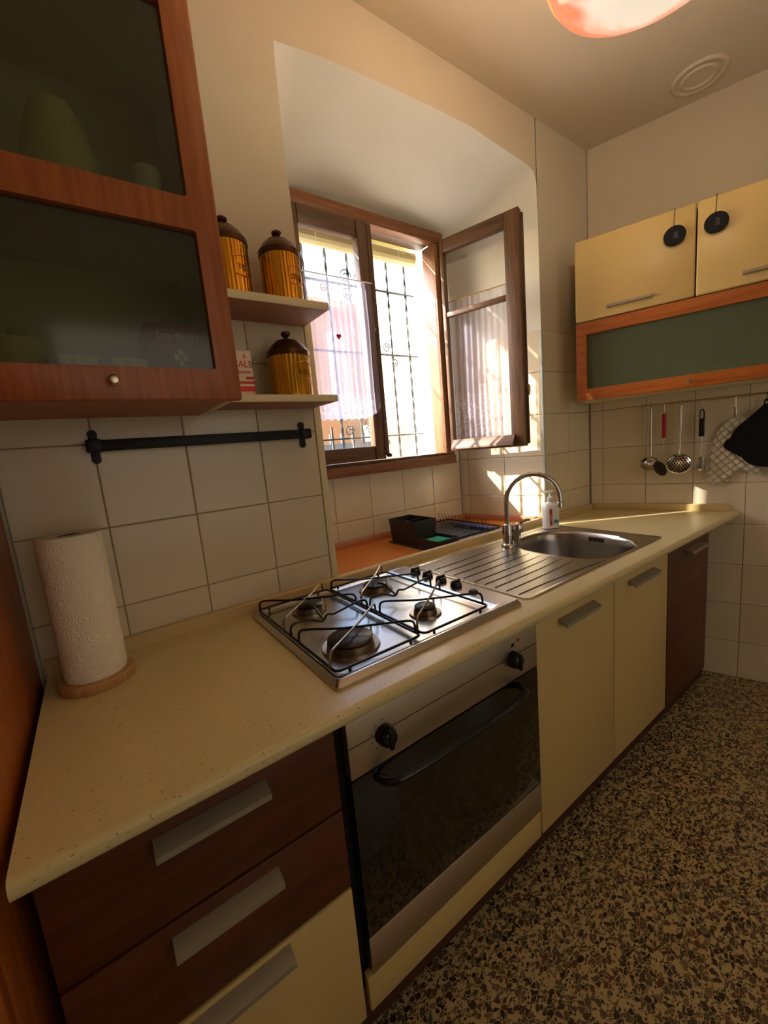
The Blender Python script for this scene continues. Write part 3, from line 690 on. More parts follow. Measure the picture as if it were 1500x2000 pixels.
for x, y, r in BR:
    b = bm_new(); lathe(b, [(r+.016, .009), (r+.014, .014), (r+.004, .0125), (r+.002, .026), (0, .026)], (x, y, ZC), 36); bu = obj('burner', b, M_burner, hb)
    b = bm_new(); lathe(b, [(r, .0265), (r+.001, .031), (r-.004, .034), (0, .035)], (x, y, ZC), 36); obj('burner_cap', b, M_cap, bu)
    b = bm_new(); lathe(b, [(.003, .0), (.003, .026), (0, .027)], (x+r+.008, y+.004, ZC+.012), 10); obj('spark_plug', b, M_china, bu)
GZ = ZC+.022
for gx0, gx1, brs in ((.474, .688, BR[:2]), (.697, .912, BR[2:])):
    g_ = bm_new(); y0, y1 = -.512, -.070
    tube(g_, lz(rr(gx0, gx1, y0, y1, .012), GZ), .0032, 8, closed=True)
    for x in (gx0+.03, gx1-.03):
        for y in (y0, y1): tube(g_, [(x, y, GZ), (x, y, ZC+.0095 if y0 < y < y1 else ZC+.012)], .0035, 6)
    gr = obj('pan_support', g_, M_rod, hb)
    H = ZC+.052
    def arm(p, q, m, rise=0.0):
        p, q = Vector(p), Vector(q); d = (q-p); L_ = d.length; d.normalize()
        def at(t, z): v = p+d*t; return (v.x, v.y, z)
        b = bm_new(); tube(b, [at(0, GZ), at(.0005, H-.010), at(.006, H-.001), at(.022, H), at(L_*.36, H-.005), at(L_*.5, H-.004), at(L_*.64, H-.003), at(L_-.022, H), at(L_-.006, H-.001), at(L_-.0005, H-.010), at(L_, GZ)], .0028, 8, smooth=2)
        obj('finger', b, m, gr)
    arm((gx0, -.084), (gx1, -.243), M_rod); arm((gx1-.014, y1), (gx0, -.256), M_rodS)
    arm((gx0, -.342), (gx1, -.494), M_rod); arm((gx1, -.336), (gx0, -.490), M_rodS)
    ym = -.298; xm = (gx0+gx1)/2-.02
    b = bm_new(); tube(b, [(gx0, ym, GZ), (gx0, ym, H-.010), (gx0+.008, ym, H-.001), (gx0+.05, ym, H-.004), (xm-.012, ym, H-.018), (xm, ym, H-.020), (xm+.008, ym, H-.006), (xm+.018, ym, H-.008), (xm+.028, ym, H-.012), (gx1-.03, ym, H), (gx1-.006, ym, H-.001), (gx1, ym, H-.010), (gx1, ym, GZ)], .0028, 8, smooth=1)
    obj('finger', b, M_rod, gr)
    b = bm_new(); tube(b, [(xm, ym, H-.018), (xm+.004, ym+.035, H-.012), (xm+.002, ym+.055, H), (xm-.006, ym+.075, H)], .0028, 8, smooth=1); obj('finger', b, M_rod, gr)
for x, y in ((.978, -.150), (.976, -.212), (.974, -.276), (.972, -.342)):
    b = bm_new(); lathe(b, [(.017, 0), (.0175, .003), (.0155, .012), (.013, .014), (0, .014)], (x, y, ZC+.0162), 24); k = obj('knob', b, M_black, hb)
    b = bm_new(); box(b, x-.016, x+.016, y-.0045, y+.0045, ZC+.029, ZC+.037, .003); obj('grip', b, M_black, k)
b = bm_new(); lathe(b, [(.013, 0), (.013, .004), (.010, .007), (0, .007)], (.968, -.412, ZC+.0162), 20); obj('ignition_button', b, M_black, hb)

# ------------------------------------------------------------------ sink
sn = thing('sink', 'stainless steel inset sink with ribbed drainer and oval bowl, under the tap', 'sink')
SX0, SX1, SY0, SY1 = 1.047, 1.905, -.533, -.050
b = bm_new()
outer = rr(SX0, SX1, SY0, SY1, .02, 12)[:]      # 52 points
bowl = superell(1.645, -.315, .193, .212, 2.6, 52)
loft(b, [lz(outer, ZC+.0004), lz(outer, ZC+.0035), lz(rr(SX0+.005, SX1-.005, SY0+.005, SY1-.005, .018, 12), ZC+.0042), lz(rr(SX0+.014, SX1-.014, SY0+.014, SY1-.014, .016, 12), ZC+.0018)], cap=False)
obj('rim', b, M_steel, sn, ang=60)
# plate ring between rim and bowl
def ring_plate(bm, outer_, inner, z):
    n = len(inner); O = [bm.verts.new((p[0], p[1], z)) for p in outer_]; I = [bm.verts.new((p[0], p[1], z)) for p in inner]
    eo = [bm.edges.new((O[k], O[(k+1) % len(O)])) for k in range(len(O))]; ei = [bm.edges.new((I[k], I[(k+1) % n])) for k in range(n)]
    bmesh.ops.triangle_fill(bm, edges=eo+ei, use_beauty=True)
b = bm_new(); ring_plate(b, rr(SX0+.0135, SX1-.0135, SY0+.0135, SY1-.0135, .016, 12), superell(1.645, -.315, .1935, .2125, 2.6, 60), ZC+.0019)
for f in b.faces:
    if f.normal.z < 0: f.normal_flip()
obj('drainer_plate', b, M_steel, sn, smooth=False)
b = bm_new()
loft(b, [[(1.645+(p[0]-1.645)*s, -.315+(p[1]+.315)*s, ZC+dz) for p in superell(1.645, -.315, .1935, .2125, 2.6, 60)] for s, dz in
         ((1.03, .0019), (1.0, .0030), (.975, -.003), (.955, -.012), (.94, -.04), (.90, -.12), (.86, -.15), (.78, -.163), (.5, -.168), (.14, -.172))])
for f in b.faces: f.normal_flip()
obj('bowl', b, M_bowl, sn, ang=60)
b = bm_new(); lathe(b, [(.026, 0), (.026, .003), (.020, .0035), (.016, .001), (0, .001)], (1.645, -.315, ZC-.171), 28); obj('drain', b, M_chrome, sn)
b = bm_new()
for k in range(4): box(b, 1.8186, 1.8215, -.290-.016*k-.004, -.290-.016*k+.004, ZC-.030, ZC-.012, .001)
obj('overflow_slots', b, M_void, sn)
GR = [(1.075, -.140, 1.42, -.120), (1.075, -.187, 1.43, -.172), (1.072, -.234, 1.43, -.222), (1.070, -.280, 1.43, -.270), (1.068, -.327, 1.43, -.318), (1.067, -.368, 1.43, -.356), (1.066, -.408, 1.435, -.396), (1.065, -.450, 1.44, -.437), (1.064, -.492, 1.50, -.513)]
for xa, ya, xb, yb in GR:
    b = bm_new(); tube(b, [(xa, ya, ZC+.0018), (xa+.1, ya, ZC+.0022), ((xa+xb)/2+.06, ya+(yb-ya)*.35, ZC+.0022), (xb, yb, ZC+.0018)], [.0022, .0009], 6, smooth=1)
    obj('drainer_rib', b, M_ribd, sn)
tp = thing('mixer_tap', 'tall chrome swan-neck mixer tap behind the sink drainer', 'tap', (1.468, -.146, ZC+.002))
b = bm_new(); lathe(b, [(.027, 0), (.027, .006), (.022, .012), (.020, .014), (.020, .085), (.0185, .09), (.012, .094), (0, .095)], n=28); obj('body', b, M_chrome, tp)
dv = Vector((.66, -.75, 0)).normalized(); R_ = .099
pts = [(0, 0, .06), (0, 0, .10), (0, 0, .18)]+[tuple(dv*(R_-R_*math.cos(a))+Vector((0, 0, .185+R_*math.sin(a)))) for a in [math.pi*k/14 for k in range(15)]]+[tuple(dv*(2*R_)+Vector((0, 0, .168)))]
b = bm_new(); tube(b, pts, .0095, 14); obj('spout', b, M_chrome, tp)
b = bm_new(); q = dv*(2*R_); lathe(b, [(.0115, 0), (.0115, .018), (.010, .020), (0, .020)], (q.x, q.y, .150), 18); obj('aerator', b, M_chrome, tp)
b = bm_new(); lathe(b, [(.019, 0), (.021, .004), (.0215, .022), (.017, .032), (.008, .036), (0, .037)], (.031, -.026, .058), 24); lathe(b, [(.010, 0), (.019, .058), (0, .059)], (.026, -.022, .002), 20); hd = obj('valve_body', b, M_chrome, tp)
b = bm_new(); tube(b, [(.034, -.030, .090), (.048, -.050, .104), (.058, -.066, .106)], [.006, .0045], 8, smooth=1); obj('lever', b, M_chrome, tp)
sb = thing('soap_bottle', 'white pump soap bottle with red and green label standing behind the sink bowl', 'bottle', (1.842, -.098, ZC+.0042), math.radians(-35)); sb.scale = (1.18, 1.18, 1.1)
b = bm_new(); bl = [(1.0, 0), (1.03, .004), (1.03, .082), (.93, .096), (.6, .106), (.36, .110), (.34, .118)]
loft(b, [[(p[0]*s, p[1]*s, z) for p in superell(0, 0, .030, .020, 2.6, 36)] for s, z in bl]); b2 = b
obj('bottle_body', b2, M_white, sb, ang=50)
b = bm_new(); lathe(b, [(.011, .118), (.012, .130), (.005, .132), (.0045, .148), (.010, .149), (.011, .155), (0, .156)], n=20); tube(b, [(0, 0, .153), (-.015, -.006, .153), (-.026, -.010, .149)], .0035, 8); obj('pump', b, M_white, sb)
b = bm_new(); box(b, -.012, -.002, -.0218, -.0205, .014, .082); obj('red_label', b, M_salmon, sb)
b = bm_new(); box(b, .003, .022, -.0215, -.0190, .022, .036); obj('teal_label', b, M_teal, sb)
b = bm_new(); text_bm(b, 'SOAP', .011, (.0, 0, 0), xdir=(0, 0, 1), zdir=(-1, 0, 0)); 
for v in b.verts: v.co += Vector((-.004, -.0218, .048))
obj('lettering', b, M_china, sb)

# ------------------------------------------------------------------ things on the recess shelf
ho = thing('sink_caddy', 'black plastic cutlery holder with a low sponge tray, on the orange shelf', 'holder', (1.297, .130, ZC))
def taper(bm, x0, x1, y0, y1, z0, z1, f, wall=.003):
    cx_, cy_ = (x0+x1)/2, (y0+y1)/2
    def R4(s, z, ins=0): return [(cx_+(x-cx_)*s-math.copysign(ins, x-cx_), cy_+(y-cy_)*s-math.copysign(ins, y-cy_), z) for x, y in ((x0, y0), (x1, y0), (x1, y1), (x0, y1))]
    loft(bm, [R4(f, z0), R4(1, z1), R4(1, z1, wall), R4(f, z0+.004, wall)])
b = bm_new(); taper(b, -.062, .062, .02, .205, .006, .112, .90); obj('tall_compartment', b, M_anth, ho)
b = bm_new(); box(b, -.058, .058, .108, .112, .02, .106); obj('divider', b, M_anth, ho)
b = bm_new(); taper(b, -.060, .060, -.115, .024, .006, .046, .95); obj('sponge_compartment', b, M_anth, ho)
b = bm_new(); box(b, -.068, .066, -.118, .208, 0, .007, .002); obj('drip_base', b, M_anth, ho)
b = bm_new(); box(b, -.045, .045, -.085, .0, .0115, .038, .006); so_ = obj('sponge', b, M_sponge); so_.location = (1.297, .130, ZC); tag(so_, 'bright green sponge in the low tray of the black caddy', 'sponge')
rk = thing('dish_rack', 'black wire dish rack over a grey drip tray, right of the black caddy', 'dish rack', (1.52, .225, ZC))
b = bm_new(); loft(b, [lz(rr(-.148, .148, -.168, .168, .02), 0.001), lz(rr(-.158, .158, -.178, .178, .02), .016), lz(rr(-.152, .152, -.172, .172, .02), .016), lz(rr(-.142, .142, -.162, .162, .02), .005)]); obj('drip_tray', b, M_tray, rk)
b = bm_new(); tube(b, lz(rr(-.158, .158, -.178, .178, .02), .026), .0042, 8, closed=True); obj('rim', b, M_blackM, rk)
for k in range(17):
    y = -.16+.02*k
    b = bm_new(); tube(b, [(-.158, y, .026), (-.15, y, .0185), (.15, y, .0185), (.158, y, .026)], .0013, 5); obj('wire', b, M_blackM, rk)
for k in range(14):
    y = -.155+.0235*k
    b = bm_new(); tube(b, [(.085, y, .0185), (.066, y+.004, .078)], .0014, 5); obj('plate_prong', b, M_blackM, rk)
for k in range(9):
    y = -.14+.0235*k
    b = bm_new(); tube(b, [(-.005, y, .0185), (-.02, y+.003, .052)], .0012, 5); obj('plate_prong', b, M_blackM, rk)
b = bm_new(); box(b, .095, .14, -.15, .10, .0185+.0015, .024, .001); obj('blue_insert', b, M_blue, rk)

# ------------------------------------------------------------------ utensil rail on the right wall
def rthing(name, label, cat, s, y, z, group=None, tilt=0):
    o = thing(name, label, cat, RWP(s, y, z), RW, group); return o
ur = rthing('utensil_rail', 'thin steel utensil rail on the tiles below the right wall cabinet', 'rail', 0, 0, 0)
b = bm_new(); tube(b, [(.252, -.040, 1.362), (.86, -.040, 1.362)], .0035, 10); obj('bar', b, M_nickel, ur)
for s in (.255, .855):
    b = bm_new(); tube(b, [(s, -.001, 1.362), (s, -.045, 1.362)], .004, 8); lathe(b, [(.011, -.001), (.011, -.004), (.006, -.007), (0, -.007)], (s, 0, 1.362), 16, 'y'); sphere(b, (s-.004, -.040, 1.362), .0075); obj('bracket', b, M_nickel, ur)
def s_hook(par, z0, z1, name='hook', m=M_nickel):
    b = bm_new(); tube(b, [(0, .008, z0-.004), (0, .006, z0+.005), (0, 0, z0+.0075), (0, -.006, z0+.003), (0, -.004, z0-.010), (0, -.002, z1+.012), (0, .002, z1+.003), (0, -.002, z1-.003), (0, -.008, z1+.002)], .0014, 6, smooth=2)
    return obj(name, b, m, par)
# ladle
ld = rthing('ladle', 'stainless steel soup ladle hanging first from the left on the rail', 'ladle', .281, -.040, 1.362)
b = bm_new()
tube(b, [(0, .009, -.006), (0, .008, .003), (0, 0, .0085), (0, -.008, .002), (0, -.0095, -.03), (0, -.010, -.12), (0, -.006, -.225), (0, -.008, -.245)], [.0055, .0065], 10, smooth=1); obj('handle', b, M_uten, ld)
b = bm_new(); lathe(b, [(.038, 0), (.040, 0), (.0395, .008), (.033, .020), (.018, .028), (0, .030), (0, .027), (.016, .025), (.030, .018), (.036, .007), (.038, 0)], (0, 0, 0), 32, 'y')
for v in b.verts: v.co = Matrix.Rotation(math.radians(-38), 3, 'X') @ v.co + Vector((-.004, -.026, -.278))
obj('bowl', b, M_uten, ld)
# spoon with red handle
rs = rthing('slotted_spoon', 'dark slotted spoon with a bright red handle hanging on the rail', 'spoon', .334, -.040, 1.362)
s_hook(rs, 0, -.045)
b = bm_new(); lathe(b, [(.006, 0), (.009, -.004), (.009, -.112), (.006, -.117), (0, -.117)], (0, -.004, -.044), 16); obj('grip', b, M_red, rs)
b = bm_new(); tube(b, [(0, -.004, -.16), (-.001, -.012, -.22), (-.004, -.032, -.275)], .0022, 8); obj('shaft', b, M_rodS, rs)
b = bm_new(); sphere(b, (0, 0, 0), .034, .72, .18, 1.15, 24)
for v in b.verts: v.co = Matrix.Rotation(math.radians(-28), 3, 'Y') @ v.co + Vector((-.012, -.034, -.305))
obj('spoon_head', b, M_cap, rs)
# skimmer
sm = rthing('skimmer', 'stainless steel perforated skimmer hanging in the middle of the rail', 'skimmer', .400, -.040, 1.362)
b = bm_new(); tube(b, [(0, .009, -.004), (0, .008, .004), (0, 0, .0085), (0, -.008, .002), (0, -.0095, -.03), (-.001, -.010, -.12), (-.004, -.007, -.225), (-.004, -.010, -.245)], [.0055, .0068], 10, smooth=1); obj('handle', b, M_uten, sm)
TS = Matrix.Rotation(math.radians(-30), 3, 'X'); CS = Vector((-.004, -.024, -.285))
b = bm_new(); lathe(b, [(.050, 0), (.052, .0), (.050, .006), (.035, .014), (0, .019), (0, .017), (.034, .0125), (.048, .005), (.050, 0)], (0, 0, 0), 40, 'y')
for v in b.verts: v.co = TS @ v.co + CS
sk_o = obj('dish', b, M_uten, sm)
b = bm_new()
for i in range(-5, 6):
    for j in range(-5, 6):
        x = .0115*i+(.0057 if j % 2 else 0); z = .0100*j; rr_ = math.hypot(x, z)
        if rr_ < .042:
            y = .017*(1-(rr_/.052)**2)-.0006; n0 = len(b.verts); lathe(b, [(0, -.0006), (.0038, -.0006), (.0038, .0006), (0, .0006)], (x, y, z), 8, 'y')
for v in b.verts: v.co = TS @ v.co + CS
obj('perforations', b, M_void, sm, stuff=True)
# spaghetti server
ss = rthing('spaghetti_server', 'steel spaghetti server with a black loop handle hanging on the rail', 'server', .479, -.040, 1.362)
s_hook(ss, 0, -.040)
b = bm_new(); tube(b, [(-.007, -.003, -.090), (-.008, -.003, -.060), (-.005, -.003, -.044), (0, -.003, -.040), (.005, -.003, -.044), (.008, -.003, -.060), (.007, -.003, -.090)], .0032, 8, smooth=1)
box(b, -.011, .011, -.009, .003, -.165, -.082, .004); obj('grip', b, M_black, ss)
b = bm_new(); tube(b, [(0, -.003, -.163), (-.001, -.004, -.24), (-.001, -.007, -.262)], .0022, 8); obj('shaft', b, M_rodS, ss)
b = bm_new(); lathe(b, [(0, 0), (.018, .004), (.026, .014), (.024, .014), (.016, .006), (0, .003)], (0, -.016, -.325), 20)
box(b, -.010, .010, -.009, -.005, -.32, -.258, .002); obj('server_head', b, M_steel, ss)
for k in range(9):
    a = 2*math.pi*k/9; b = bm_new(); tube(b, [(.024*math.cos(a), -.016+.024*math.sin(a), -.312), (.027*math.cos(a), -.016+.026*math.sin(a), -.278)], [.003, .0018], 6); obj('tine', b, M_steel, ss)
# spare hook
hk = rthing('spare_hook', 'empty steel hook hanging on the rail right of the spaghetti server', 'hook', .597, -.040, 1.362)
s_hook(hk, 0, -.07); b = bm_new(); box(b, -.006, .004, -.006, -.001, -.088, -.045, .002); obj('hook_plate', b, M_nickel, hk)
# quilted mitt and black pot holder
def cushion(name, pts, y, t, m, parent, n=3):
    P = [Vector((p[0], 0, p[1])) for p in pts]
    for _ in range(n):
        P = [v for i in range(len(P)) for v in (P[i]*.75+P[(i+1) % len(P)]*.25, P[i]*.25+P[(i+1) % len(P)]*.75)]
    c = sum(P, Vector())/len(P); b = bm_new(); L = []
    for s, dy in ((1, 0), (1.0, -t*.5), (.97, -t*.8), (.85, -t), (.5, -t*1.15), (.2, -t*1.2)):
        L.append([(c.x+(p.x-c.x)*s, y+dy, c.z+(p.z-c.z)*s) for p in P])
    loft(b, L); return obj(name, b, m, parent, ang=60)
mt = rthing('oven_mitt', 'beige quilted oven mitt hanging behind the black pot holder', 'oven mitt', 0, 0, 0)
mo = [(.500, 1.005), (.522, .975), (.552, .966), (.583, .985), (.603, 1.028), (.632, 1.040), (.660, 1.022), (.684, 1.008), (.700, 1.03), (.700, 1.09), (.685, 1.18), (.672, 1.255), (.640, 1.275), (.575, 1.262), (.538, 1.215), (.515, 1.13)]
def quilt_mat():
    m = M_mitt; n = m.node_tree; bs = n.nodes['Principled BSDF']; tc = n.nodes['Texture Coordinate']
    mp = n.nodes.new('ShaderNodeMapping'); mp.inputs['Rotation'].default_value = (0, math.radians(40), 0); n.links.new(tc.outputs['Object'], mp.inputs[0])
    sx = n.nodes.new('ShaderNodeSeparateXYZ'); n.links.new(mp.outputs[0], sx.inputs[0]); hs = []
    for k in (0, 2):
        a = n.nodes.new('ShaderNodeMath'); a.operation = 'MULTIPLY'; a.inputs[1].default_value = math.pi/.026; n.links.new(sx.outputs[k], a.inputs[0])
        s = n.nodes.new('ShaderNodeMath'); s.operation = 'SINE'; n.links.new(a.outputs[0], s.inputs[0])
        ab = n.nodes.new('ShaderNodeMath'); ab.operation = 'ABSOLUTE'; n.links.new(s.outputs[0], ab.inputs[0]); hs.append(ab)
    mu = n.nodes.new('ShaderNodeMath'); mu.operation = 'MULTIPLY'; n.links.new(hs[0].outputs[0], mu.inputs[0]); n.links.new(hs[1].outputs[0], mu.inputs[1])
    pw = n.nodes.new('ShaderNodeMath'); pw.operation = 'POWER'; pw.inputs[1].default_value = .4; n.links.new(mu.outputs[0], pw.inputs[0])
    bp = n.nodes.new('ShaderNodeBump'); bp.inputs['Strength'].default_value = 1; bp.inputs['Distance'].default_value = .007
    n.links.new(pw.outputs[0], bp.inputs['Height']); n.links.new(bp.outputs[0], bs.inputs['Normal'])
    rp = n.nodes.new('ShaderNodeValToRGB'); rp.color_ramp.elements[0].color = lin((186, 172, 146)); rp.color_ramp.elements[1].color = lin((216, 204, 180)); rp.color_ramp.elements[0].position = .25; rp.color_ramp.elements[1].position = .7
    n.links.new(pw.outputs[0], rp.inputs[0]); n.links.new(rp.outputs[0], bs.inputs['Base Color'])
quilt_mat()
cushion('quilted_body', mo, -.012, .014, M_mitt, mt)
b = bm_new(); P = [(p[0], -.018, p[1]) for p in mo]; tube(b, P, .0035, 8, closed=True, smooth=2); obj('piping', b, M_mitt, mt)
b = bm_new(); tube(b, [(.640, -.018, 1.268), (.655, -.03, 1.31), (.664, -.036, 1.355), (.664, -.041, 1.367), (.664, -.046, 1.355), (.650, -.025, 1.29)], .0014, 6, smooth=1); obj('hanging_loop', b, M_mitt, mt)
ph = rthing('pot_holder', 'black fabric pot holder hanging at the right end of the utensil rail', 'pot holder', 0, 0, 0)
po = [(.600, 1.225), (.640, 1.262), (.672, 1.295), (.690, 1.318), (.712, 1.318), (.735, 1.29), (.785, 1.24), (.800, 1.15), (.79, 1.06), (.74, 1.042), (.66, 1.05), (.628, 1.085), (.598, 1.125), (.578, 1.175)]
cushion('front_pad', po, -.040, .020, M_fab, ph)
cushion('thumb_pad', [(.575, 1.178), (.560, 1.158), (.563, 1.135), (.59, 1.115), (.63, 1.085), (.65, 1.13), (.61, 1.19)], -.034, .012, M_fab, ph)
b = bm_new(); tube(b, [(.690, -.044, 1.31), (.694, -.044, 1.338), (.702, -.044, 1.338), (.706, -.044, 1.31)], .003, 8, smooth=1); obj('loop', b, M_fab, ph)
b = bm_new(); tube(b, [(.698, -.030, 1.362), (.698, -.040, 1.3695), (.698, -.047, 1.36), (.698, -.044, 1.335), (.698, -.040, 1.328), (.698, -.050, 1.330)], .0014, 6, smooth=1); obj('hook', b, M_rod, ph)

# ------------------------------------------------------------------ window
wn = bpy.data.objects.new('window_1', None); COL.objects.link(wn); struct(wn)
def frame_piece(name, x0, x1, y0, y1, z0, z1, m, parent, bev=.003): return B(name, parent, m, x0, x1, y0, y1, z0, z1, bev)
frame_piece('frame_head', .902, 1.768, .408, .4545, 2.248, 2.300, M_oakH, wn)
frame_piece('frame_sill', .902, 1.768, .402, .4545, 1.162, 1.208, M_oakH, wn)
frame_piece('frame_jamb', 1.706, 1.768, .410, .500, 1.209, 2.247, M_oak, wn)
frame_piece('frame_jamb', .902, .935, .410, .500, 1.209, 2.247, M_oak, wn)
frame_piece('head_liner', .935, 1.706, .455, .52, 2.250, 2.297, M_walnutH, wn)
frame_piece('sill_rebate', .935, 1.706, .412, .50, 1.209, 1.222, M_walnutH, wn)
ls = bpy.data.objects.new('closed_sash', None); COL.objects.link(ls); ls.parent = wn
frame_piece('stile', 1.243, 1.299, .396, .436, 1.225, 2.247, M_walnut, ls, .004)
frame_piece('stile', .936, .972, .400, .436, 1.225, 2.247, M_walnut, ls, .004)
frame_piece('top_rail', .973, 1.242, .400, .436, 2.175, 2.247, M_walnutH, ls, .004)
frame_piece('bottom_rail', .973, 1.242, .400, .436, 1.225, 1.288, M_walnutH, ls, .004)
frame_piece('cover_strip', 1.296, 1.318, .392, .408, 1.240, 2.240, M_walnut, ls, .004)
b = bm_new(); box(b, .970, 1.245, .416, .420, 1.285, 2.178); obj('glass_pane', b, M_glass, ls, smooth=False)
b = bm_new(); lathe(b, [(.009, 0), (.009, -.006), (.004, -.010), (.009, -.018), (0, -.022)], (1.307, .392, 1.24), 14, 'y'); obj('bolt', b, M_rod, ls)
b = bm_new(); lathe(b, [(.006, 0), (.007, -.006), (0, -.009)], (1.29, .394, 1.80), 14, 'y'); obj('knob', b, M_brass, ls)
# open sash
SR = math.atan2(-.38, .112)
sa = bpy.data.objects.new('open_sash', None); COL.objects.link(sa); sa.location = (1.722, .392, 0); sa.rotation_euler = (0, 0, SR); sa.parent = wn
def SB(name, m, x0, x1, y0, y1, z0, z1, bev=.003): return B(name, sa, m, x0, x1, y0, y1, z0, z1, bev)
SB('stile', M_walnut, 0, .018, 0, .036, 1.226, 2.252); SB('stile', M_walnut, .326, .394, 0, .036, 1.226, 2.252)
SB('top_rail', M_walnutH, .019, .325, 0, .036, 2.192, 2.252); SB('bottom_rail', M_walnutH, .019, .325, 0, .036, 1.226, 1.282)
SB('glazing_bar', M_walnutH, .019, .325, .004, .032, 1.892, 1.914)
SB('closing_lip', M_walnut, .380, .400, .037, .050, 1.236, 2.242)
b = bm_new(); prism(b, [(0, 1.236), (-.034, 1.236), (-.034, 1.246), (-.006, 1.284), (0, 1.284)], .018, .345, 'x'); obj('drip_rail', b, M_walnutH, sa)
for z0, z1 in ((1.283, 1.891), (1.915, 2.191)):
    b = bm_new(); box(b, .0185, .3255, .016, .020, z0-.001, z1+.001); obj('glass_pane', b, M_glass, sa, smooth=False)
b = bm_new(); tube(b, [(.402, .02, 1.50), (.412, .02, 1.505), (.414, .02, 1.475), (.408, .02, 1.455)], .004, 8, smooth=1); obj('latch', b, M_brass, sa)
# curtain with heart
lc = thing('lace_curtain', 'short white lace curtain with a red heart on the closed left sash', 'curtain')
b = bm_new(); nx, nz = 60, 24; V = []
for j in range(nz+1):
    row = []
    for i in range(nx+1):
        u = i/nx; x = .962+(1.292-.962)*u; zb = 1.412+(.045*max(0, (u-.72)/.28)**1.5); zt = 1.985+.02*math.exp(-((u-.55)/.25)**2)
        z = zb+(zt-zb)*j/nz+(.004*math.sin(u*60) if j == 0 else 0)
        row.append(b.verts.new((x, .388+.0055*math.sin(u*70+.4*math.sin(j*.3)), z)))
    V.append(row)
for j in range(nz):
    for i in range(nx): b.faces.new((V[j][i], V[j][i+1], V[j+1][i+1], V[j+1][i]))
obj('lace_panel', b, M_lace, lc, ang=180)
b = bm_new(); tube(b, [(.955, .388, 1.992), (1.294, .388, 1.992)], .003, 8); obj('curtain_rod', b, M_white, lc)
b = bm_new(); hp = []
for k in range(28):
    t = 2*math.pi*k/28; hp.append((1.092+.00072*16*math.sin(t)**3, 1.752+.00078*(13*math.cos(t)-5*math.cos(2*t)-2*math.cos(3*t)-math.cos(4*t))))
prism(b, hp, .374, .379, bev=.0008); obj('heart', b, M_heart, lc, label='small red heart')
oc = thing('lace_curtain', 'white lace curtain on a brass rod across the lower glass of the open sash', 'curtain', sa.location, SR)
b = bm_new(); V = []
for j in range(nz+1):
    row = []
    for i in range(nx+1):
        u = i/nx; x = .012+.318*u; z = 1.285+(1.972-1.285)*j/nz+(.004*math.sin(u*60) if j == 0 else 0)
        row.append(b.verts.new((x, .053+.006*math.sin(u*64+.5*math.sin(j*.25)), z)))
    V.append(row)
for j in range(nz):
    for i in range(nx): b.faces.new((V[j][i], V[j][i+1], V[j+1][i+1], V[j+1][i]))
obj('lace_panel', b, M_lace, oc, ang=180)
b = bm_new(); tube(b, [(.004, .053, 1.975), (.338, .053, 1.975)], .0028, 8); obj('curtain_rod', b, M_brass, oc)
# roller blind outside
bd = thing('rolled_blind', 'rolled-up cream slat blind hanging outside at the top of the window', 'blind')
b = bm_new(); lathe(b, [(0, 0), (.034, 0), (.034, .755), (0, .755)], (.945, .57, 2.228), 14, 'x', fn=lambda a, h: 1+.03*math.cos(14*a)); obj('roll', b, M_blind, bd, ang=15)
for k in range(3):
    z = 2.262+.012*k; b = bm_new(); box(b, .94, 1.70, .596, .602, z, z+.0105, .001); obj('slat', b, M_blind, bd)
b = bm_new(); box(b, .935, 1.705, .575, .605, 2.282, 2.2985, .002); obj('headrail', b, M_blind, bd)
for x in (1.12, 1.58, 1.62):
    b = bm_new(); tube(b, [(x, .533, 2.285), (x, .531, 2.228), (x, .535, 2.19)], .0016, 6); obj('cord', b, M_white, bd)
# grille
gl = thing('window_grille', 'dark wrought iron grille with twisted bars outside the window', 'grille')
for k in range(7):
    x = .985+.1205*k
    b = bm_new(); n = 60
    for s in (0, 1):
        tube(b, [(x+.0034*math.cos(i*.9+s*math.pi), .655+.0034*math.sin(i*.9+s*math.pi), 1.19+(2.295-1.19)*i/n) for i in range(n+1)], .0046, 5)
    obj('twisted_bar', b, M_iron, gl)
for z in (1.338, 1.765, 2.085):
    b = bm_new(); box(b, .928, 1.762, .648, .662, z-.004, z+.004, .001); obj('cross_bar', b, M_iron, gl)
for k in range(4):
    x = 1.045+.1205*k; b = bm_new(); box(b, x-.004, x+.004, .651, .659, 1.19, 1.40); obj('short_bar', b, M_iron, gl)
def scroll(cx_, cz, r, s, flip):
    b = bm_new(); pts = []
    for i in range(26):
        a = i*.36; rr_ = r*(1-.028*i); pts.append((cx_+flip*rr_*math.cos(a), .655, cz+s*rr_*math.sin(a)))
    tube(b, pts, .003, 6); obj('scroll', b, M_iron, gl)
for x, z, r, s, f in ((1.33, 2.125, .035, 1, 1), (1.42, 2.125, .035, 1, -1), (1.33, 2.05, .03, -1, 1), (1.27, 1.375, .028, 1, 1), (1.40, 1.375, .028, 1, -1), (1.20, 2.06, .02, -1, 1), (1.55, 1.80, .026, 1, 1), (1.60, 1.73, .022, -1, -1)): scroll(x, z, r, s, f)
b = bm_new()
for i in range(60):
    x = 1.26+.0084*i
    box(b, x-.0004, x+.0004, .6395, .6402, 1.19, 2.0)
for j in range(96):
    z = 1.195+.0084*j; box(b, 1.26, 1.762, .6395, .6402, z-.0004, z+.0004)
obj('wire_netting', b, mat('netting_wire', (150, 140, 130), .6), gl, smooth=False, stuff=True)

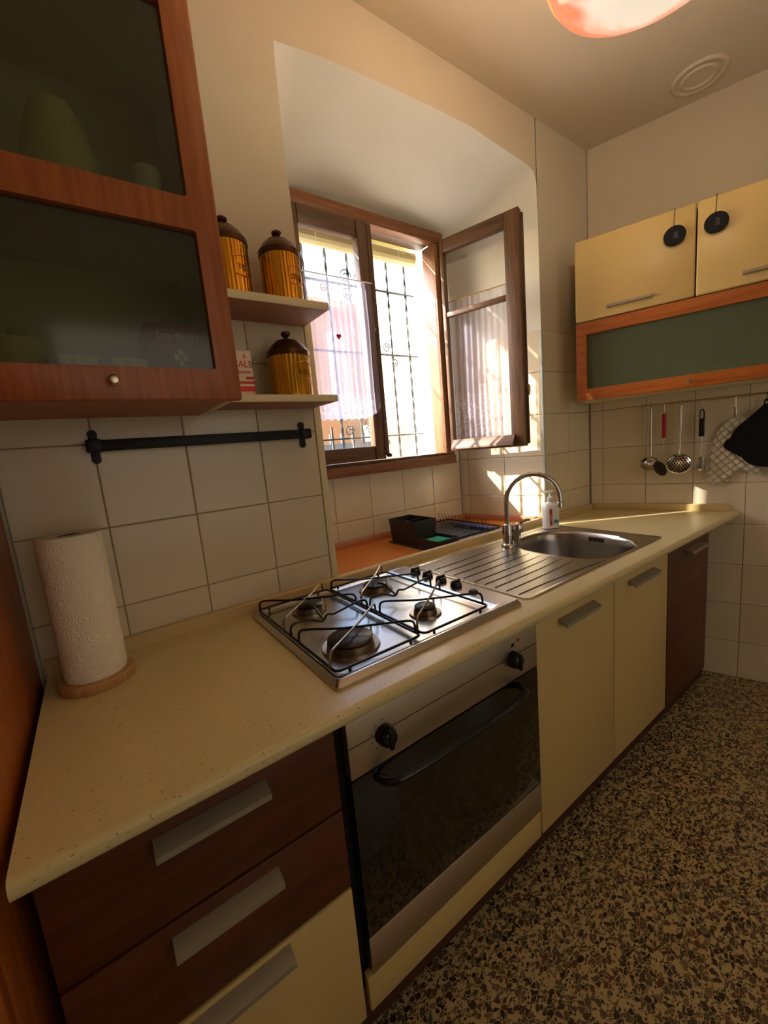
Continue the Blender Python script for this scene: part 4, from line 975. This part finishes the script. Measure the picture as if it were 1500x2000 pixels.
# ------------------------------------------------------------------ outside
b = bm_new(); box(b, -8, 14, .74, 14, -.6, -.5); struct(obj('street_ground', b, M_street, smooth=False))
def building(name, label, x0, x1, y0, y1, z1, m, wins, roof=None, z0=-.5):
    t = thing(name, label, 'building'); b = bm_new(); box(b, x0, x1, y0, y1, z0, z1); w_ = obj('wall', b, m, t, smooth=False)
    for wx0, wx1, wz0, wz1 in wins:
        b = bm_new(); box(b, wx0-.04, wx1+.04, y0-.04, y0, wz0-.04, wz1+.04); f = obj('window', b, M_extC, t, smooth=False)
        b = bm_new(); n = max(3, int((wz1-wz0)/.07))
        for k in range(n): z = wz0+(wz1-wz0)*k/n; box(b, wx0, wx1, y0-.065, y0-.041, z, z+(wz1-wz0)/n*.7)
        obj('louvred_shutter', b, M_shut, f, smooth=False)
    if roof:
        b = bm_new(); prism(b, [(y0-.35, z1-.02), (y0-.35, z1+.05), ((y0+y1)/2, z1+.8), (y1, z1+.05), (y1, z1)], x0-.2, x1+.1, 'x'); obj('roof', b, M_tiles, t, smooth=False)
        n = int((x1-x0)/.16)
        for k in range(n):
            b = bm_new(); x = x0+.16*k; tube(b, [(x, y0-.36, z1+.05), (x, (y0+y1)/2, z1+.80)], .05, 6); obj('roof_tile_row', b, M_tiles, t)
    return t
building('street_house', 'ochre house with a clay roof across the street, seen through the lace curtain', 2.4, 4.45, 5.1, 7, 3.55, M_extA, [(3.75, 4.0, 2.2, 3.2), (2.9, 3.2, 2.1, 3.1)], True)
building('beige_tower', 'narrow beige tower block beside the ochre house', 4.02, 4.31, 4.0, 4.6, 3.86, M_extB, [])
building('white_house', 'tall white house with louvred windows at the right of the window view', 3.62, 6.5, 3.0, 3.9, 3.6, M_extC, [(3.66, 3.78, 2.55, 2.85)])
b = bm_new(); box(b, 2.35, 3.4, 2.0, 2.2, -.5, 1.50); gw = tag(obj('garden_wall', b, M_extP, smooth=False), 'low pink garden wall across the lane below the window', 'wall')
b = bm_new(); tube(b, [(3.30, 2.5, -.5), (3.36, 2.5, 3.3)], .035, 12); tag(obj('downpipe', b, M_pipe), 'pale green downpipe standing in front of the white house', 'pipe')
b = bm_new()
box(b, 1.5, 2.5, 1.96, 1.99, 1.30, 1.345)
rg = thing('street_railing', 'low grey iron railing outside seen under the lace curtain', 'railing'); obj('top_rail', b, M_iron, rg)
for k in range(9):
    x = 1.55+.11*k; b = bm_new(); box(b, x-.012, x+.012, 1.965, 1.985, -.5, 1.43); obj('baluster', b, M_iron, rg)

# ------------------------------------------------------------------ pendant lamp
LP = Vector((1.17, -.785, 2.135))
lm = thing('pendant_lamp', 'lit alabaster glass dish lamp with an orange rim hanging from the ceiling', 'lamp', LP)
b = bm_new(); lathe(b, [(.201, .045), (.195, .030), (.155, .002), (.09, -.022), (.03, -.032), (0, -.033)], n=56)
for f in list(b.faces):
    if len(f.verts) > 30: b.faces.remove(f)
sh = obj('glass_dish', b, M_shade, lm, ang=80)
md = sh.modifiers.new('s', 'SOLIDIFY'); md.thickness = .005
b = bm_new(); tube(b, [(.201*math.cos(a), .201*math.sin(a), .047) for a in [2*math.pi*k/56 for k in range(56)]], .004, 8, closed=True); obj('rim', b, mat('amber_rim', (255, 150, 90), .2, emit=((255, 130, 70), 1.6)), lm)
b = bm_new(); tube(b, [(0, 0, .06), (0, 0, .455)], .006, 10); lathe(b, [(.045, .465), (.045, .452), (.02, .43), (0, .43)], n=24); obj('stem', b, M_brass, lm)
for k in range(3):
    a = 2*math.pi*k/3; b = bm_new(); tube(b, [(.19*math.cos(a), .19*math.sin(a), .05), (.0, .0, .25)], .0015, 6); obj('suspension_wire', b, M_brass, lm)
ld_ = bpy.data.lights.new('bulb', 'POINT'); ld_.energy = LAMP_W; ld_.color = (1, .88, .60); ld_.shadow_soft_size = .05
lo = bpy.data.objects.new('bulb', ld_); COL.objects.link(lo); lo.location = LP+Vector((0, 0, .085))
# ceiling ring (blanked plaster vent)
vt = thing('plaster_vent', 'round plaster vent cover with raised rings in the ceiling corner', 'vent', (2.377, -.458, 2.625))
b = bm_new(); lathe(b, [(.095, 0), (.088, -.008), (.078, -.008), (.072, -.003), (.066, -.004), (0, -.004)], n=48); obj('outer_ring', b, M_ceil, vt)
b = bm_new(); lathe(b, [(.062, -.004), (.058, -.010), (.050, -.010), (.046, -.005), (0, -.005)], n=48); obj('inner_disc', b, M_ceil, vt)
